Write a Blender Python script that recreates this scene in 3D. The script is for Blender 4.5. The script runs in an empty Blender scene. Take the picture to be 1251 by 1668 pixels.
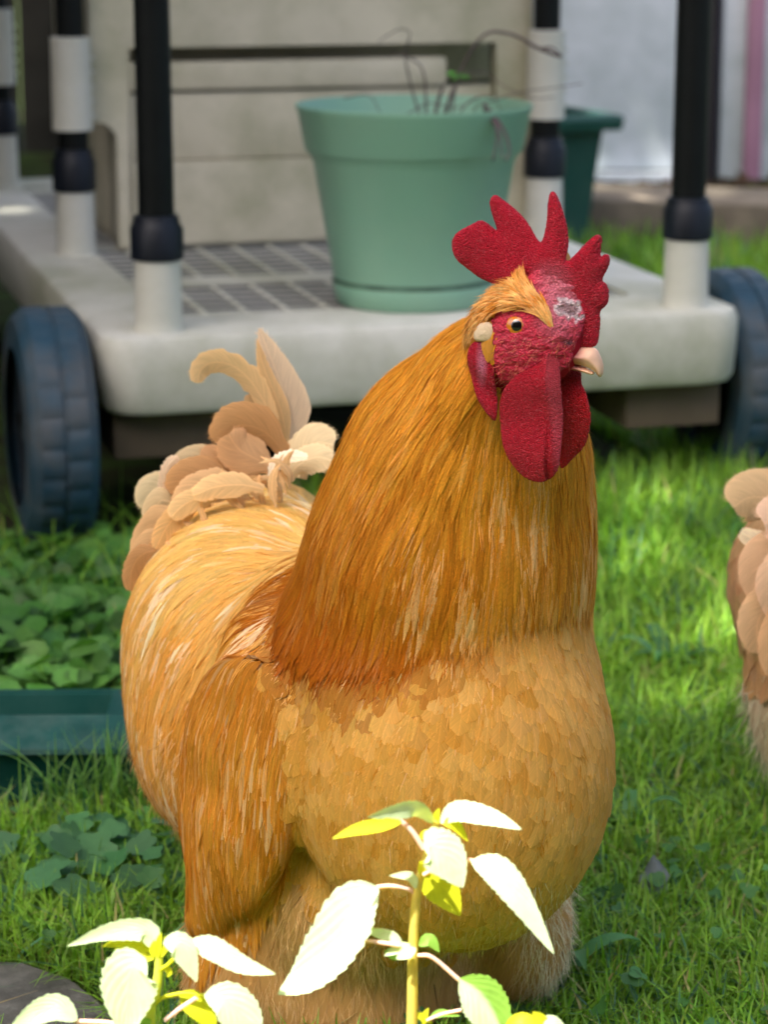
import bpy, bmesh, math, random
import numpy as np
from mathutils import Vector, noise as mnoise
rng = np.random.default_rng(7); random.seed(7)
scene = bpy.context.scene
C = scene.collection
# ------------------------------------------------------------------ camera
CAM_H = 0.84; PITCH = math.atan(1009 / 4000); FPX = 4000.0
cd = bpy.data.cameras.new("camera"); cam = bpy.data.objects.new("camera", cd); C.objects.link(cam)
cam.location = (0, 0, CAM_H); cam.rotation_euler = (math.pi / 2 - PITCH, 0, 0)
cd.sensor_fit = 'VERTICAL'; cd.sensor_height = 36.0; cd.lens = FPX / 1668 * 36.0
cd.clip_start = 0.05; cd.clip_end = 500
cd.dof.use_dof = True; cd.dof.focus_distance = 1.66; cd.dof.aperture_fstop = 9.0
scene.camera = cam
# ------------------------------------------------------------------ light
SUN_TO = Vector((-0.34, -0.42, 0.84)).normalized()
w = bpy.data.worlds.new("World"); scene.world = w; w.use_nodes = True
nt = w.node_tree; bg = nt.nodes['Background']
sky = nt.nodes.new('ShaderNodeTexSky'); sky.sky_type = 'NISHITA'; sky.sun_disc = False
sky.sun_elevation = math.asin(SUN_TO.z); sky.sun_rotation = math.atan2(SUN_TO.x, SUN_TO.y)
sky.air_density = .8; sky.dust_density = 6.0; sky.ozone_density = 1.0
nt.links.new(sky.outputs[0], bg.inputs[0]); bg.inputs[1].default_value = 0.115
sd = bpy.data.lights.new("sun", 'SUN'); sd.energy = 5.0; sd.angle = math.radians(0.53); sd.color = (1, .95, .86)
sun = bpy.data.objects.new("sun", sd); C.objects.link(sun); sun.location = (-3, -4, 9)
sun.rotation_euler = SUN_TO.to_track_quat('Z', 'Y').to_euler()
scene.view_settings.view_transform = 'Standard'; scene.view_settings.look = 'None'
scene.view_settings.exposure = 1.86; scene.view_settings.gamma = 1.0
scene.render.engine = 'CYCLES'
scene.cycles.use_denoising = True
scene.cycles.max_bounces = 7; scene.cycles.diffuse_bounces = 3; scene.cycles.transparent_max_bounces = 24
scene.cycles.sample_clamp_indirect = 6.0
# ------------------------------------------------------------------ picking points in space from the camera's geometry
CA = np.array([0, 0, CAM_H]); FW = np.array([0, math.cos(PITCH), -math.sin(PITCH)])
RT = np.array([1., 0, 0]); UP = np.array([0, math.sin(PITCH), math.cos(PITCH)])
def ray(x, y): return FPX * FW + (x - 625.5) * RT - (y - 834) * UP
def P(x, y, D): d = ray(x, y); return CA + d * (D / d[1])
def G(x, y, z=0.0): d = ray(x, y); return CA + d * ((z - CAM_H) / d[2])
def proj(p):
    q = p - CA; k = q @ FW
    return 625.5 + FPX * (q @ RT) / k, 834 - FPX * (q @ UP) / k
def nrm(v): return v / (np.linalg.norm(v, axis=-1, keepdims=True) + 1e-12)
# ------------------------------------------------------------------ object helpers
def tag(o, label=None, cat=None, group=None, kind=None):
    if label: o['label'] = label
    if cat: o['category'] = cat
    if group: o['group'] = group
    if kind: o['kind'] = kind
    return o
def thing(name, label, cat, loc=(0, 0, 0), rz=0, group=None):
    o = bpy.data.objects.new(name, None); C.objects.link(o); o.location = tuple(loc); o.rotation_euler = (0, 0, rz)
    o.empty_display_size = .05
    return tag(o, label, cat, group)
def link(name, me, m, parent=None, smooth=True):
    o = bpy.data.objects.new(name, me); C.objects.link(o)
    if m: me.materials.append(m)
    if parent:
        o.parent = parent
    if smooth and len(me.polygons): me.polygons.foreach_set('use_smooth', [True] * len(me.polygons))
    return o
def world_child(o, parent):
    # geometry already in world coordinates: undo the parent's placement
    bpy.context.view_layer.update()
    o.parent = parent; o.matrix_parent_inverse = parent.matrix_world.inverted(); return o
def mesh_np(name, V, F, cols=None, uvs=None):
    V = np.asarray(V, np.float32); F = np.asarray(F, np.int32)
    me = bpy.data.meshes.new(name); k = F.shape[1]
    me.vertices.add(len(V)); me.vertices.foreach_set('co', V.ravel())
    me.loops.add(F.size); me.loops.foreach_set('vertex_index', F.ravel())
    me.polygons.add(len(F)); me.polygons.foreach_set('loop_start', np.arange(0, F.size, k, dtype=np.int32))
    me.polygons.foreach_set('loop_total', np.full(len(F), k, np.int32))
    me.update(calc_edges=True)
    if cols is not None:
        a = me.color_attributes.new('Col', 'FLOAT_COLOR', 'POINT')
        cols = np.asarray(cols); c4 = np.ones((len(V), 4), np.float32); c4[:, :cols.shape[1]] = cols; a.data.foreach_set('color', c4.ravel())
    if uvs is not None:
        u = me.uv_layers.new(name='UVMap'); u.data.foreach_set('uv', np.asarray(uvs, np.float32)[F.ravel()].ravel())
    return me
def bobj(name, bm, m, parent=None, smooth=True, sharp=40):
    bmesh.ops.recalc_face_normals(bm, faces=bm.faces)
    me = bpy.data.meshes.new(name); bm.to_mesh(me); bm.free()
    o = link(name, me, m, parent, smooth)
    if smooth: me.set_sharp_from_angle(angle=math.radians(sharp))
    return o
def bx(bm, x0, x1, y0, y1, z0, z1, bev=0.0, seg=2, rot=0):
    r = bmesh.ops.create_cube(bm, size=1.0); vs = r['verts']
    for v in vs: v.co = Vector(((x0 + x1) / 2 + v.co.x * (x1 - x0), (y0 + y1) / 2 + v.co.y * (y1 - y0), (z0 + z1) / 2 + v.co.z * (z1 - z0)))
    if bev:
        es = {e for v in vs for e in v.link_edges}
        bmesh.ops.bevel(bm, geom=list(es), offset=bev, segments=seg, affect='EDGES', profile=.5)
def lathe(bm, prof, seg=40, c=(0, 0, 0), flute=None):
    rings = []
    for i, (r, z) in enumerate(prof):
        ring = []
        for k in range(seg):
            a = 2 * math.pi * k / seg; rr = r
            if flute and flute[0] <= i <= flute[1]: rr = r * (1 - (.03 if k % 2 else 0))
            ring.append(bm.verts.new((c[0] + rr * math.cos(a), c[1] + rr * math.sin(a), c[2] + z)))
        rings.append(ring)
    for a, b in zip(rings, rings[1:]):
        for k in range(seg): bm.faces.new((a[k], a[(k + 1) % seg], b[(k + 1) % seg], b[k]))
    return rings
def prism(bm, pts, y0, y1, bev=0.0):
    # polygon in x,z pushed along y
    a = [bm.verts.new((x, y0, z)) for x, z in pts]; b = [bm.verts.new((x, y1, z)) for x, z in pts]
    n = len(pts); f0 = bm.faces.new(a); f1 = bm.faces.new(b[::-1])
    for i in range(n): bm.faces.new((a[i], b[i], b[(i + 1) % n], a[(i + 1) % n]))
    if bev: bmesh.ops.bevel(bm, geom=list(f0.edges) + list(f1.edges), offset=bev, segments=2, affect='EDGES')
def tube(pts, rad, seg=8):
    pts = np.asarray(pts, float); n = len(pts); rad = np.broadcast_to(np.asarray(rad, float), (n,))
    T = nrm(np.gradient(pts, axis=0)); ref = np.array([0.31, .2, .93]); A = nrm(np.cross(T, ref)); B = np.cross(T, A)
    an = np.linspace(0, 2 * np.pi, seg, endpoint=False)
    V = (pts[:, None] + rad[:, None, None] * (np.cos(an)[None, :, None] * A[:, None] + np.sin(an)[None, :, None] * B[:, None])).reshape(-1, 3)
    F = [(i * seg + k, i * seg + (k + 1) % seg, (i + 1) * seg + (k + 1) % seg, (i + 1) * seg + k) for i in range(n - 1) for k in range(seg)]
    return V, np.array(F)
def spline(pts, n=24):
    pts = np.asarray(pts, float); t = np.linspace(0, len(pts) - 1, n); out = []
    P_ = np.vstack([2 * pts[0] - pts[1], pts, 2 * pts[-1] - pts[-2]])
    for u in t:
        i = min(int(u), len(pts) - 2); f = u - i; p0, p1, p2, p3 = P_[i:i + 4]
        out.append(.5 * (2 * p1 + (p2 - p0) * f + (2 * p0 - 5 * p1 + 4 * p2 - p3) * f * f + (3 * p1 - p0 - 3 * p2 + p3) * f ** 3))
    return np.array(out)
class Bag:
    def __init__(s): s.V = []; s.F = []; s.C = []; s.U = []; s.n = 0
    def add(s, V, F, c=None, u=None):
        s.V.append(V); s.F.append(np.asarray(F) + s.n); s.n += len(V)
        if c is not None: s.C.append(np.broadcast_to(c, (len(V), 3)))
        if u is not None: s.U.append(u)
    def mesh(s, name):
        return mesh_np(name, np.vstack(s.V), np.vstack(s.F), np.vstack(s.C) if s.C else None, np.vstack(s.U) if s.U else None)
# ------------------------------------------------------------------ materials
def nodes(m): return m.node_tree.nodes, m.node_tree.links
def mat(name, col, rough=.6, spec=.4, var=.12, scale=12, stain=None, stain_amt=0., bump=0., bscale=200, metallic=0, detail=6, trans=0.0, coat=0):
    m = bpy.data.materials.new(name); m.use_nodes = True; N, L = nodes(m); b = N['Principled BSDF']
    b.inputs['Roughness'].default_value = rough; b.inputs['Specular IOR Level'].default_value = spec
    b.inputs['Metallic'].default_value = metallic; b.inputs['Coat Weight'].default_value = coat
    tc = N.new('ShaderNodeTexCoord')
    n1 = N.new('ShaderNodeTexNoise'); n1.inputs['Scale'].default_value = scale; n1.inputs['Detail'].default_value = detail
    L.new(tc.outputs['Object'], n1.inputs['Vector'])
    r1 = N.new('ShaderNodeValToRGB'); e = r1.color_ramp.elements; e[0].position = .3; e[1].position = .7
    e[0].color = (*[c * (1 - var) for c in col], 1); e[1].color = (*[min(1, c * (1 + var)) for c in col], 1)
    L.new(n1.outputs['Fac'], r1.inputs[0]); out = r1.outputs[0]
    if stain:
        n2 = N.new('ShaderNodeTexNoise'); n2.inputs['Scale'].default_value = scale * .45; n2.inputs['Detail'].default_value = 10; n2.inputs['Roughness'].default_value = .7
        L.new(tc.outputs['Object'], n2.inputs['Vector'])
        r2 = N.new('ShaderNodeValToRGB'); r2.color_ramp.elements[0].position = .43; r2.color_ramp.elements[1].position = .66
        r2.color_ramp.elements[1].color = (stain_amt,) * 3 + (1,)
        L.new(n2.outputs['Fac'], r2.inputs[0])
        mx = N.new('ShaderNodeMix'); mx.data_type = 'RGBA'; L.new(r2.outputs[0], mx.inputs[0]); L.new(out, mx.inputs[6]); mx.inputs[7].default_value = (*stain, 1)
        out = mx.outputs[2]
    L.new(out, b.inputs['Base Color'])
    if bump:
        n3 = N.new('ShaderNodeTexNoise'); n3.inputs['Scale'].default_value = bscale; n3.inputs['Detail'].default_value = 4
        L.new(tc.outputs['Object'], n3.inputs['Vector']); bp = N.new('ShaderNodeBump'); bp.inputs['Strength'].default_value = bump; bp.inputs['Distance'].default_value = .002
        L.new(n3.outputs['Fac'], bp.inputs['Height']); L.new(bp.outputs[0], b.inputs['Normal'])
    return m
def leafmat(name, rough=.5, trans=.35, tcol=(1.2, 1.25, .5), spec=.35, vein=False):
    # colour from the 'Col' attribute, light shining through
    m = bpy.data.materials.new(name); m.use_nodes = True; N, L = nodes(m); b = N['Principled BSDF']
    at = N.new('ShaderNodeAttribute'); at.attribute_name = 'Col'
    tc = N.new('ShaderNodeTexCoord'); nz = N.new('ShaderNodeTexNoise'); nz.inputs['Scale'].default_value = 160; L.new(tc.outputs['Object'], nz.inputs['Vector'])
    mr = N.new('ShaderNodeMapRange'); mr.inputs[3].default_value = .82; mr.inputs[4].default_value = 1.16; L.new(nz.outputs['Fac'], mr.inputs[0])
    mu = N.new('ShaderNodeVectorMath'); mu.operation = 'SCALE'; L.new(at.outputs['Color'], mu.inputs[0]); L.new(mr.outputs[0], mu.inputs['Scale'])
    col = mu.outputs[0]
    if vein:
        uv = N.new('ShaderNodeUVMap'); uv.uv_map = 'UVMap'; sp = N.new('ShaderNodeSeparateXYZ'); L.new(uv.outputs[0], sp.inputs[0])
        ab = N.new('ShaderNodeMath'); ab.operation = 'ABSOLUTE'; L.new(sp.outputs[0], ab.inputs[0])
        s1 = N.new('ShaderNodeMath'); s1.operation = 'MULTIPLY_ADD'; L.new(ab.outputs[0], s1.inputs[0]); s1.inputs[1].default_value = -.45; L.new(sp.outputs[1], s1.inputs[2])
        s2 = N.new('ShaderNodeMath'); s2.operation = 'MULTIPLY'; L.new(s1.outputs[0], s2.inputs[0]); s2.inputs[1].default_value = 7
        s3 = N.new('ShaderNodeMath'); s3.operation = 'PINGPONG'; L.new(s2.outputs[0], s3.inputs[0]); s3.inputs[1].default_value = .5
        mn = N.new('ShaderNodeMath'); mn.operation = 'MINIMUM'; L.new(s3.outputs[0], mn.inputs[0])
        sc = N.new('ShaderNodeMath'); sc.operation = 'MULTIPLY'; L.new(ab.outputs[0], sc.inputs[0]); sc.inputs[1].default_value = 3.5; L.new(sc.outputs[0], mn.inputs[1])
        bp = N.new('ShaderNodeBump'); bp.inputs['Strength'].default_value = .3; bp.inputs['Distance'].default_value = .0012; L.new(mn.outputs[0], bp.inputs['Height']); L.new(bp.outputs[0], b.inputs['Normal'])
        m2 = N.new('ShaderNodeMapRange'); m2.inputs[2].default_value = .12; m2.inputs[3].default_value = .92; m2.inputs[4].default_value = 1; L.new(mn.outputs[0], m2.inputs[0])
        mv = N.new('ShaderNodeVectorMath'); mv.operation = 'SCALE'; L.new(col, mv.inputs[0]); L.new(m2.outputs[0], mv.inputs['Scale']); col = mv.outputs[0]
    L.new(col, b.inputs['Base Color']); b.inputs['Roughness'].default_value = rough; b.inputs['Specular IOR Level'].default_value = spec
    tr = N.new('ShaderNodeBsdfTranslucent'); mt = N.new('ShaderNodeVectorMath'); mt.operation = 'MULTIPLY'; L.new(col, mt.inputs[0]); mt.inputs[1].default_value = tcol
    L.new(mt.outputs[0], tr.inputs[0]); ms = N.new('ShaderNodeMixShader'); ms.inputs[0].default_value = trans
    L.new(b.outputs[0], ms.inputs[1]); L.new(tr.outputs[0], ms.inputs[2]); L.new(ms.outputs[0], N['Material Output'].inputs[0])
    return m
def feathermat(name, streak=.35, freq=1500., rough=.62, shaft=.25, trans=.12, bump=.25, soft=False):
    # UV in metres: x from the shaft, y along the shaft (with a random offset per feather)
    m = bpy.data.materials.new(name); m.use_nodes = True; N, L = nodes(m); b = N['Principled BSDF']
    at = N.new('ShaderNodeAttribute'); at.attribute_name = 'Col'
    uv = N.new('ShaderNodeUVMap'); uv.uv_map = 'UVMap'; sp = N.new('ShaderNodeSeparateXYZ'); L.new(uv.outputs[0], sp.inputs[0])
    ab = N.new('ShaderNodeMath'); ab.operation = 'ABSOLUTE'; L.new(sp.outputs[0], ab.inputs[0])
    s1 = N.new('ShaderNodeMath'); s1.operation = 'MULTIPLY_ADD'; L.new(ab.outputs[0], s1.inputs[0]); s1.inputs[1].default_value = -1.3; L.new(sp.outputs[1], s1.inputs[2])
    fx = N.new('ShaderNodeMath'); fx.operation = 'MULTIPLY'; L.new(s1.outputs[0], fx.inputs[0]); fx.inputs[1].default_value = freq
    fy = N.new('ShaderNodeMath'); fy.operation = 'MULTIPLY'; L.new(sp.outputs[0], fy.inputs[0]); fy.inputs[1].default_value = 90
    cb = N.new('ShaderNodeCombineXYZ'); L.new(fx.outputs[0], cb.inputs[0]); L.new(fy.outputs[0], cb.inputs[1])
    nz = N.new('ShaderNodeTexNoise'); nz.inputs['Scale'].default_value = 1; nz.inputs['Detail'].default_value = 3; L.new(cb.outputs[0], nz.inputs['Vector'])
    mr = N.new('ShaderNodeMapRange'); mr.inputs[1].default_value = .25; mr.inputs[2].default_value = .75; mr.inputs[3].default_value = 1 - streak; mr.inputs[4].default_value = 1 + streak; L.new(nz.outputs['Fac'], mr.inputs[0])
    sh = N.new('ShaderNodeMapRange'); sh.inputs[1].default_value = .0001; sh.inputs[2].default_value = .0006; sh.inputs[3].default_value = 1 + shaft; sh.inputs[4].default_value = 1; L.new(ab.outputs[0], sh.inputs[0])
    mm = N.new('ShaderNodeMath'); mm.operation = 'MULTIPLY'; L.new(mr.outputs[0], mm.inputs[0]); L.new(sh.outputs[0], mm.inputs[1])
    mu = N.new('ShaderNodeVectorMath'); mu.operation = 'SCALE'; L.new(at.outputs['Color'], mu.inputs[0]); L.new(mm.outputs[0], mu.inputs['Scale'])
    L.new(mu.outputs[0], b.inputs['Base Color']); b.inputs['Roughness'].default_value = rough; b.inputs['Specular IOR Level'].default_value = .14
    bp = N.new('ShaderNodeBump'); bp.inputs['Strength'].default_value = bump; bp.inputs['Distance'].default_value = .0004; L.new(nz.outputs['Fac'], bp.inputs['Height']); L.new(bp.outputs[0], b.inputs['Normal'])
    tr = N.new('ShaderNodeBsdfTranslucent'); L.new(mu.outputs[0], tr.inputs[0]); ms = N.new('ShaderNodeMixShader'); ms.inputs[0].default_value = trans
    L.new(b.outputs[0], ms.inputs[1]); L.new(tr.outputs[0], ms.inputs[2]); L.new(ms.outputs[0], N['Material Output'].inputs[0])
    if soft:   # the vane thins out into separate barbs towards its edge and tip
        a1 = N.new('ShaderNodeMath'); a1.operation = 'MULTIPLY_ADD'; L.new(nz.outputs['Fac'], a1.inputs[0]); a1.inputs[1].default_value = -.9; L.new(at.outputs['Alpha'], a1.inputs[2])
        a2 = N.new('ShaderNodeMapRange'); a2.inputs[1].default_value = -.35; a2.inputs[2].default_value = .12; L.new(a1.outputs[0], a2.inputs[0])
        tp = N.new('ShaderNodeBsdfTransparent'); m3 = N.new('ShaderNodeMixShader'); L.new(a2.outputs[0], m3.inputs[0]); L.new(tp.outputs[0], m3.inputs[1]); L.new(ms.outputs[0], m3.inputs[2]); L.new(m3.outputs[0], N['Material Output'].inputs[0])
    return m
M_RESIN = mat('resin', (.62, .61, .54), .55, .3, .06, 6, (.25, .26, .15), .7, .08, 60)
M_RESIN2 = mat('resin_cabinet', (.60, .55, .42), .6, .3, .09, 5, (.20, .21, .10), .7, .08, 60)
M_GRILLE = mat('resin_recess', (.09, .09, .10), .6, .3, .15, 20)
M_SLEEVE = mat('sleeve', (.58, .57, .50), .5, .35, .05, 9, (.33, .34, .24), .4)
M_BLACK = mat('black_plastic', (.004, .005, .005), .5, .18, .3, 15)
M_COLLAR = mat('collar_plastic', (.004, .006, .011), .45, .3, .3, 30)
M_TYRE = mat('wheel_plastic', (.018, .055, .085), .6, .3, .2, 14, (.10, .09, .08), .75, .2, 90)
M_HUB = mat('hub', (.01, .015, .02), .6, .3)
M_POT = mat('pot_plastic', (.21, .41, .29), .42, .4, .04, 8, (.24, .38, .27), .5, .04, 90)
M_POTRIM = mat('soil_line', (.07, .13, .09), .8, .2, .4, 40)
M_SOIL = mat('soil', (.035, .024, .016), .95, .1, .4, 30, None, 0, .8, 120)
M_PLANTER = mat('planter_plastic', (.012, .07, .055), .45, .4, .1, 8, (.08, .12, .10), .3)
M_TUB = mat('tub_plastic', (.003, .050, .040), .5, .2, .1, 10, (.05, .12, .10), .35)
M_STONE = mat('paving', (.12, .12, .105), .9, .2, .3, 45, (.045, .045, .038), .9, 1., 120)
M_WOOD = mat('weathered_timber', (.20, .165, .125), .85, .2, .25, 9, (.08, .07, .05), .7, .6, 60)
M_UNDER = mat('undercarriage', (.12, .09, .06), .8, .2, .2, 10)
M_WALL = mat('wall_paint', (.76, .80, .84), .7, .25, .05, 3, (.36, .44, .42), .8, .1, 40)
M_MAUVE = mat('mauve_paint', (.42, .22, .31), .6, .3, .12, 6)
M_DARKW = mat('dark_strip', (.05, .045, .055), .7, .2, .2, 8)
M_FENCE = mat('dark_fence', (.05, .045, .035), .9, .1, .3, 6)
M_LEAF = leafmat('leaf', .5, .35)
M_GRASS = leafmat('grass_blade', .45, .35, (1.15, 1.25, .5), .35)
M_FRONT = leafmat('sunlit_leaf', .55, .42, (1.5, 1.35, .35), .4, True)
M_DRY = mat('dry_stem', (.10, .075, .075), .8, .2, .3, 40)
M_BARK = mat('bark', (.09, .07, .05), .9, .1, .3, 8)
M_FEA = feathermat('feather', .17, 900., .62, .22, .40, .12); M_BREAST = feathermat('breast_feather', .15, 900., .65, .16, .50, .08)
M_HACK = feathermat('hackle', .24, 600., .5, .12, .40, .10)
M_TAIL = feathermat('tail_feather', .24, 1300., .55, .25, .30, .35)
M_FLUFF = feathermat('down', .04, 200., .8, 0, .3, 0)
#@@SETTING
# ================================================================== SETTING
gm = bpy.data.materials.new('ground'); gm.use_nodes = True; N, L = nodes(gm); b = N['Principled BSDF']; b.inputs['Roughness'].default_value = .95; b.inputs['Specular IOR Level'].default_value = .1
tc = N.new('ShaderNodeTexCoord'); n1 = N.new('ShaderNodeTexNoise'); n1.inputs['Scale'].default_value = 9; n1.inputs['Detail'].default_value = 8; L.new(tc.outputs['Object'], n1.inputs['Vector'])
r1 = N.new('ShaderNodeValToRGB'); r1.color_ramp.elements[0].color = (.022, .020, .010, 1); r1.color_ramp.elements[0].position = .35; r1.color_ramp.elements[1].color = (.035, .06, .014, 1); r1.color_ramp.elements[1].position = .62
L.new(n1.outputs['Fac'], r1.inputs[0]); L.new(r1.outputs[0], b.inputs['Base Color'])
bm = bmesh.new(); bmesh.ops.create_grid(bm, x_segments=40, y_segments=40, size=60)
tag(bobj('ground', bm, gm), kind='structure')
# house wall behind, one thing with its parts
WY = 7.25
house = thing('house_wall', 'pale blue white painted wall with mossy foot behind the cart', 'wall', (0, WY, 0))
bm = bmesh.new(); bx(bm, -.15, .955, 0, .12, .05, 2.7, .004); bobj('wall_panel', bm, M_WALL, house)
bm = bmesh.new(); bx(bm, .991, 2.6, .03, .12, .02, 2.7, .004); bobj('wall_panel', bm, M_WALL, house)
bm = bmesh.new(); bx(bm, .957, .989, .06, .12, -.01, 2.7, .002); bobj('dark_gap', bm, M_DARKW, house)
bm = bmesh.new(); bx(bm, .938, .954, -.022, -.002, .02, 2.7, .003); bobj('corner_trim', bm, M_FENCE, house)
bm = bmesh.new(); bx(bm, 1.058, 1.108, -.01, .028, .02, 2.7, .004); bobj('mauve_strip', bm, M_MAUVE, house)
bm = bmesh.new(); bx(bm, -.2, .93, -.05, -.002, .0, .045, .006); bobj('foot_ledge', bm, M_WALL, house)
fen = thing('board_fence', 'dark board fence in deep shade behind the left side of the cart', 'fence', (-1.9, 8.2, 0))
for k in range(16):
    bm = bmesh.new(); bx(bm, -1.1 + k * .18, -1.1 + k * .18 + .172, 0, .02, 0, 2.2, .003); bobj('board', bm, M_FENCE, fen)
hw = thing('added_wall', 'unseen brown wall added behind the camera to cut low sky light', 'house', (-.5, -2.2, 0))  # added out of view so light falls more from above
bm = bmesh.new(); bx(bm, -4, 3.2, -.3, 0, 0, 3.3, .01); bobj('wall', bm, mat('brick', (.16, .09, .06), .9, .1, .2, 6), hw)
sf = thing('board_fence', 'unseen dark board fence added to cut sky light from the left', 'fence', (-1.5, 2.4, 0))  # added out of view to dim the cart's left side
for k in range(31):
    bm = bmesh.new(); bx(bm, -.02, 0, k * .18, k * .18 + .172, 0, 2.3, .003); bobj('board', bm, M_FENCE, sf)
# timbers edging the bed
for i, (a, bb, lab) in enumerate((((905, 398), (1085, 404), 'grey weathered timber sleeper edging the bed, behind the left black post pair'), ((1092, 404), (1420, 418), 'grey weathered timber sleeper edging the bed, right of the front right cart post'))):
    p0 = G(*a); p1 = G(*bb); d = p1 - p0; Ln = float(np.linalg.norm(d)); an = math.atan2(d[1], d[0])
    bm = bmesh.new(); bx(bm, 0, Ln, 0, .34, -.01, .115, .010, 2)
    for v in bm.verts: v.co.z += mnoise.noise(Vector((v.co.x * 5, v.co.y * 9, i))) * .006
    o = bobj('timber_sleeper', bm, M_WOOD); o.location = tuple(p0); o.rotation_euler = (0, 0, an)
    tag(o, ('grey weathered timber sleeper edging the bed behind the cart, left of the front right post', 'grey weathered timber sleeper edging the bed, right of the front right cart post')[i], 'sleeper', 'timber sleepers edging the bed')
# bark and leaf litter at the wall foot
bag = Bag()
for k in range(420):
    px = rng.uniform(930, 1300); c = G(px, rng.uniform(285, 325)); c[1] = min(c[1], WY - .08)
    if px > 1150 and rng.random() < .55: c = P(rng.normal(1215, 30), rng.normal(303, 12), 6.7); c[2] = abs(c[2]) * .5 + .02
    s = rng.uniform(.008, .03); A = rng.normal(size=3); A /= np.linalg.norm(A); B_ = nrm(np.cross(A, rng.normal(size=3)))
    V = np.array([c - A * s, c + B_ * s * .5, c + A * s, c - B_ * s * .5]); V[:, 2] += .01
    col = np.array([.10, .06, .04]) * rng.uniform(.3, 2.4); bag.add(V, [[0, 1, 2, 3]], col)
o = link('leaf_litter', bag.mesh('leaf_litter'), M_LEAF, None, False); tag(o, 'dry brown bark chips and dead leaves heaped along the foot of the wall', 'leaf litter', kind='stuff')
# paving stone bottom left
pts = [G(-60, 1578), G(40, 1583), G(120, 1610), G(170, 1650), G(215, 1730), G(-60, 1760)]
bm = bmesh.new(); top = [bm.verts.new((p[0], p[1], .010)) for p in pts]; low = [bm.verts.new((p[0], p[1], -.03)) for p in pts]
f = bm.faces.new(top)
for i in range(len(pts)): bm.faces.new((top[i], low[i], low[(i + 1) % len(pts)], top[(i + 1) % len(pts)]))
bmesh.ops.bevel(bm, geom=list(f.edges), offset=.005, segments=3, affect='EDGES')
tag(bobj('paving_stone', bm, M_STONE), 'rough grey paving stone set in the lawn behind the shorter sunlit plant', 'paving stone')
# unseen tree added for shade; its crown is thinned by zone to shape it
def sun_spot(x, y, z): s = SUN_TO; return np.array([x + s.x / s.z * z, y + s.y / s.z * z, z])
bag = Bag(); nl = 26000
gx = rng.uniform(-2.3, 2.6, nl); gy = rng.uniform(1.60, 8.2, nl); z = rng.uniform(6.5, 7.6, nl)
kp = np.ones(nl)
kp[(gx > .26) & (gx < 1.2) & (gy > 2.36) & (gy < 3.3)] = .19; kp[(gx > .36) & (gy > 1.6) & (gy < 2.16)] = .17; kp[gy > 7.05] = .7; kp[(gx > .0) & (gx < .2) & (gy > 1.98) & (gy < 2.2)] = .34; kp[(gx > .5) & (gy > 4.4) & (gy < 6.6)] = .25
keep = rng.random(nl) < kp
gx, gy, z = gx[keep], gy[keep], z[keep]; nl = len(gx)
c = np.stack([gx + SUN_TO.x / SUN_TO.z * z, gy + SUN_TO.y / SUN_TO.z * z, z], 1)
A = nrm(rng.normal(size=(nl, 3)) * [1, 1, .5]); B_ = nrm(np.cross(A, rng.normal(size=(nl, 3)) * .5 + [0, 0, 1])); s = rng.uniform(.07, .13, nl)[:, None]
V = np.stack([c - A * s, c + B_ * s * .6, c + A * s, c - B_ * s * .6], 1).reshape(-1, 3); F = np.arange(nl * 4).reshape(-1, 4)
crown_me = mesh_np('crown', V, F, np.repeat(np.array([[.05, .11, .02]]) * rng.uniform(.6, 1.4, (nl, 1)), 4, 0))
tree = thing('added_shade_tree', 'unseen leafy tree added to shade the rooster and cart', 'tree', (-4.6, -.6, 0))
world_child(link('crown', crown_me, M_LEAF, None, False), tree)
bag = Bag(); V, F = tube(spline([(-4.6, -.6, -.05), (-4.5, -.6, 2), (-4.3, -.5, 4.2), (-3.6, -.2, 6.4)], 14), np.linspace(.24, .12, 14), 12); bag.add(V, F)
for q in ((-2.5, -1.6, 7), (-2.2, .6, 7.1), (-1.8, 2.5, 7.1), (-.8, 4, 7.2), (-.4, -.6, 7), (-1.2, 1.6, 7.2)):
    V, F = tube(spline([(-4.35, -.52, 3.9), ((-4.3 + q[0]) / 2, (-.5 + q[1]) / 2, 6.1), q], 12), np.linspace(.11, .03, 12), 8); bag.add(V, F)
world_child(link('trunk', bag.mesh('trunk'), M_BARK), tree)

# ================================================================== CART
YAW = math.radians(15.4); C0 = np.array([-.360, 3.085])
EX = np.array([math.cos(YAW), math.sin(YAW)]); EY = np.array([-math.sin(YAW), math.cos(YAW)])
def cw(lx, ly, z=0): p = C0 + EX * lx + EY * ly; return (float(p[0]), float(p[1]), z)
DW, DD, DZ = .895, 1.86, .288
cart = thing('utility_cart', 'dirty cream resin garden cart on blue grey wheels with black posts', 'cart', cw(0, 0), YAW)
def rrect(x0, x1, y0, y1, r, n=8):
    out = []
    for cx, cy, a0 in ((x1 - r, y0 + r, -90), (x1 - r, y1 - r, 0), (x0 + r, y1 - r, 90), (x0 + r, y0 + r, 180)):
        for k in range(n + 1):
            a = math.radians(a0 + 90 * k / n); out.append((cx + r * math.cos(a), cy + r * math.sin(a)))
    return out
bm = bmesh.new(); loops = []
for ins, z in ((.03, DZ - .108), (.010, DZ - .103), (.004, DZ - .094), (.001, DZ - .05), (.0, DZ - .016), (.005, DZ - .004), (.014, DZ)):
    loops.append([bm.verts.new((x, y, z)) for x, y in rrect(ins, DW - ins, ins, DD - ins, .055 - ins * .6)])
g = (.115, DW - .115, .155, DD - .14)
for ins, z in ((0, DZ), (.003, DZ - .006)):
    loops.append([bm.verts.new((x, y, z)) for x, y in rrect(g[0] + ins, g[1] - ins, g[2] + ins, g[3] - ins, .012)])
for a, b_ in zip(loops, loops[1:]):
    for i in range(len(a)): bm.faces.new((a[i], a[(i + 1) % len(a)], b_[(i + 1) % len(a)], b_[i]))
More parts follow.
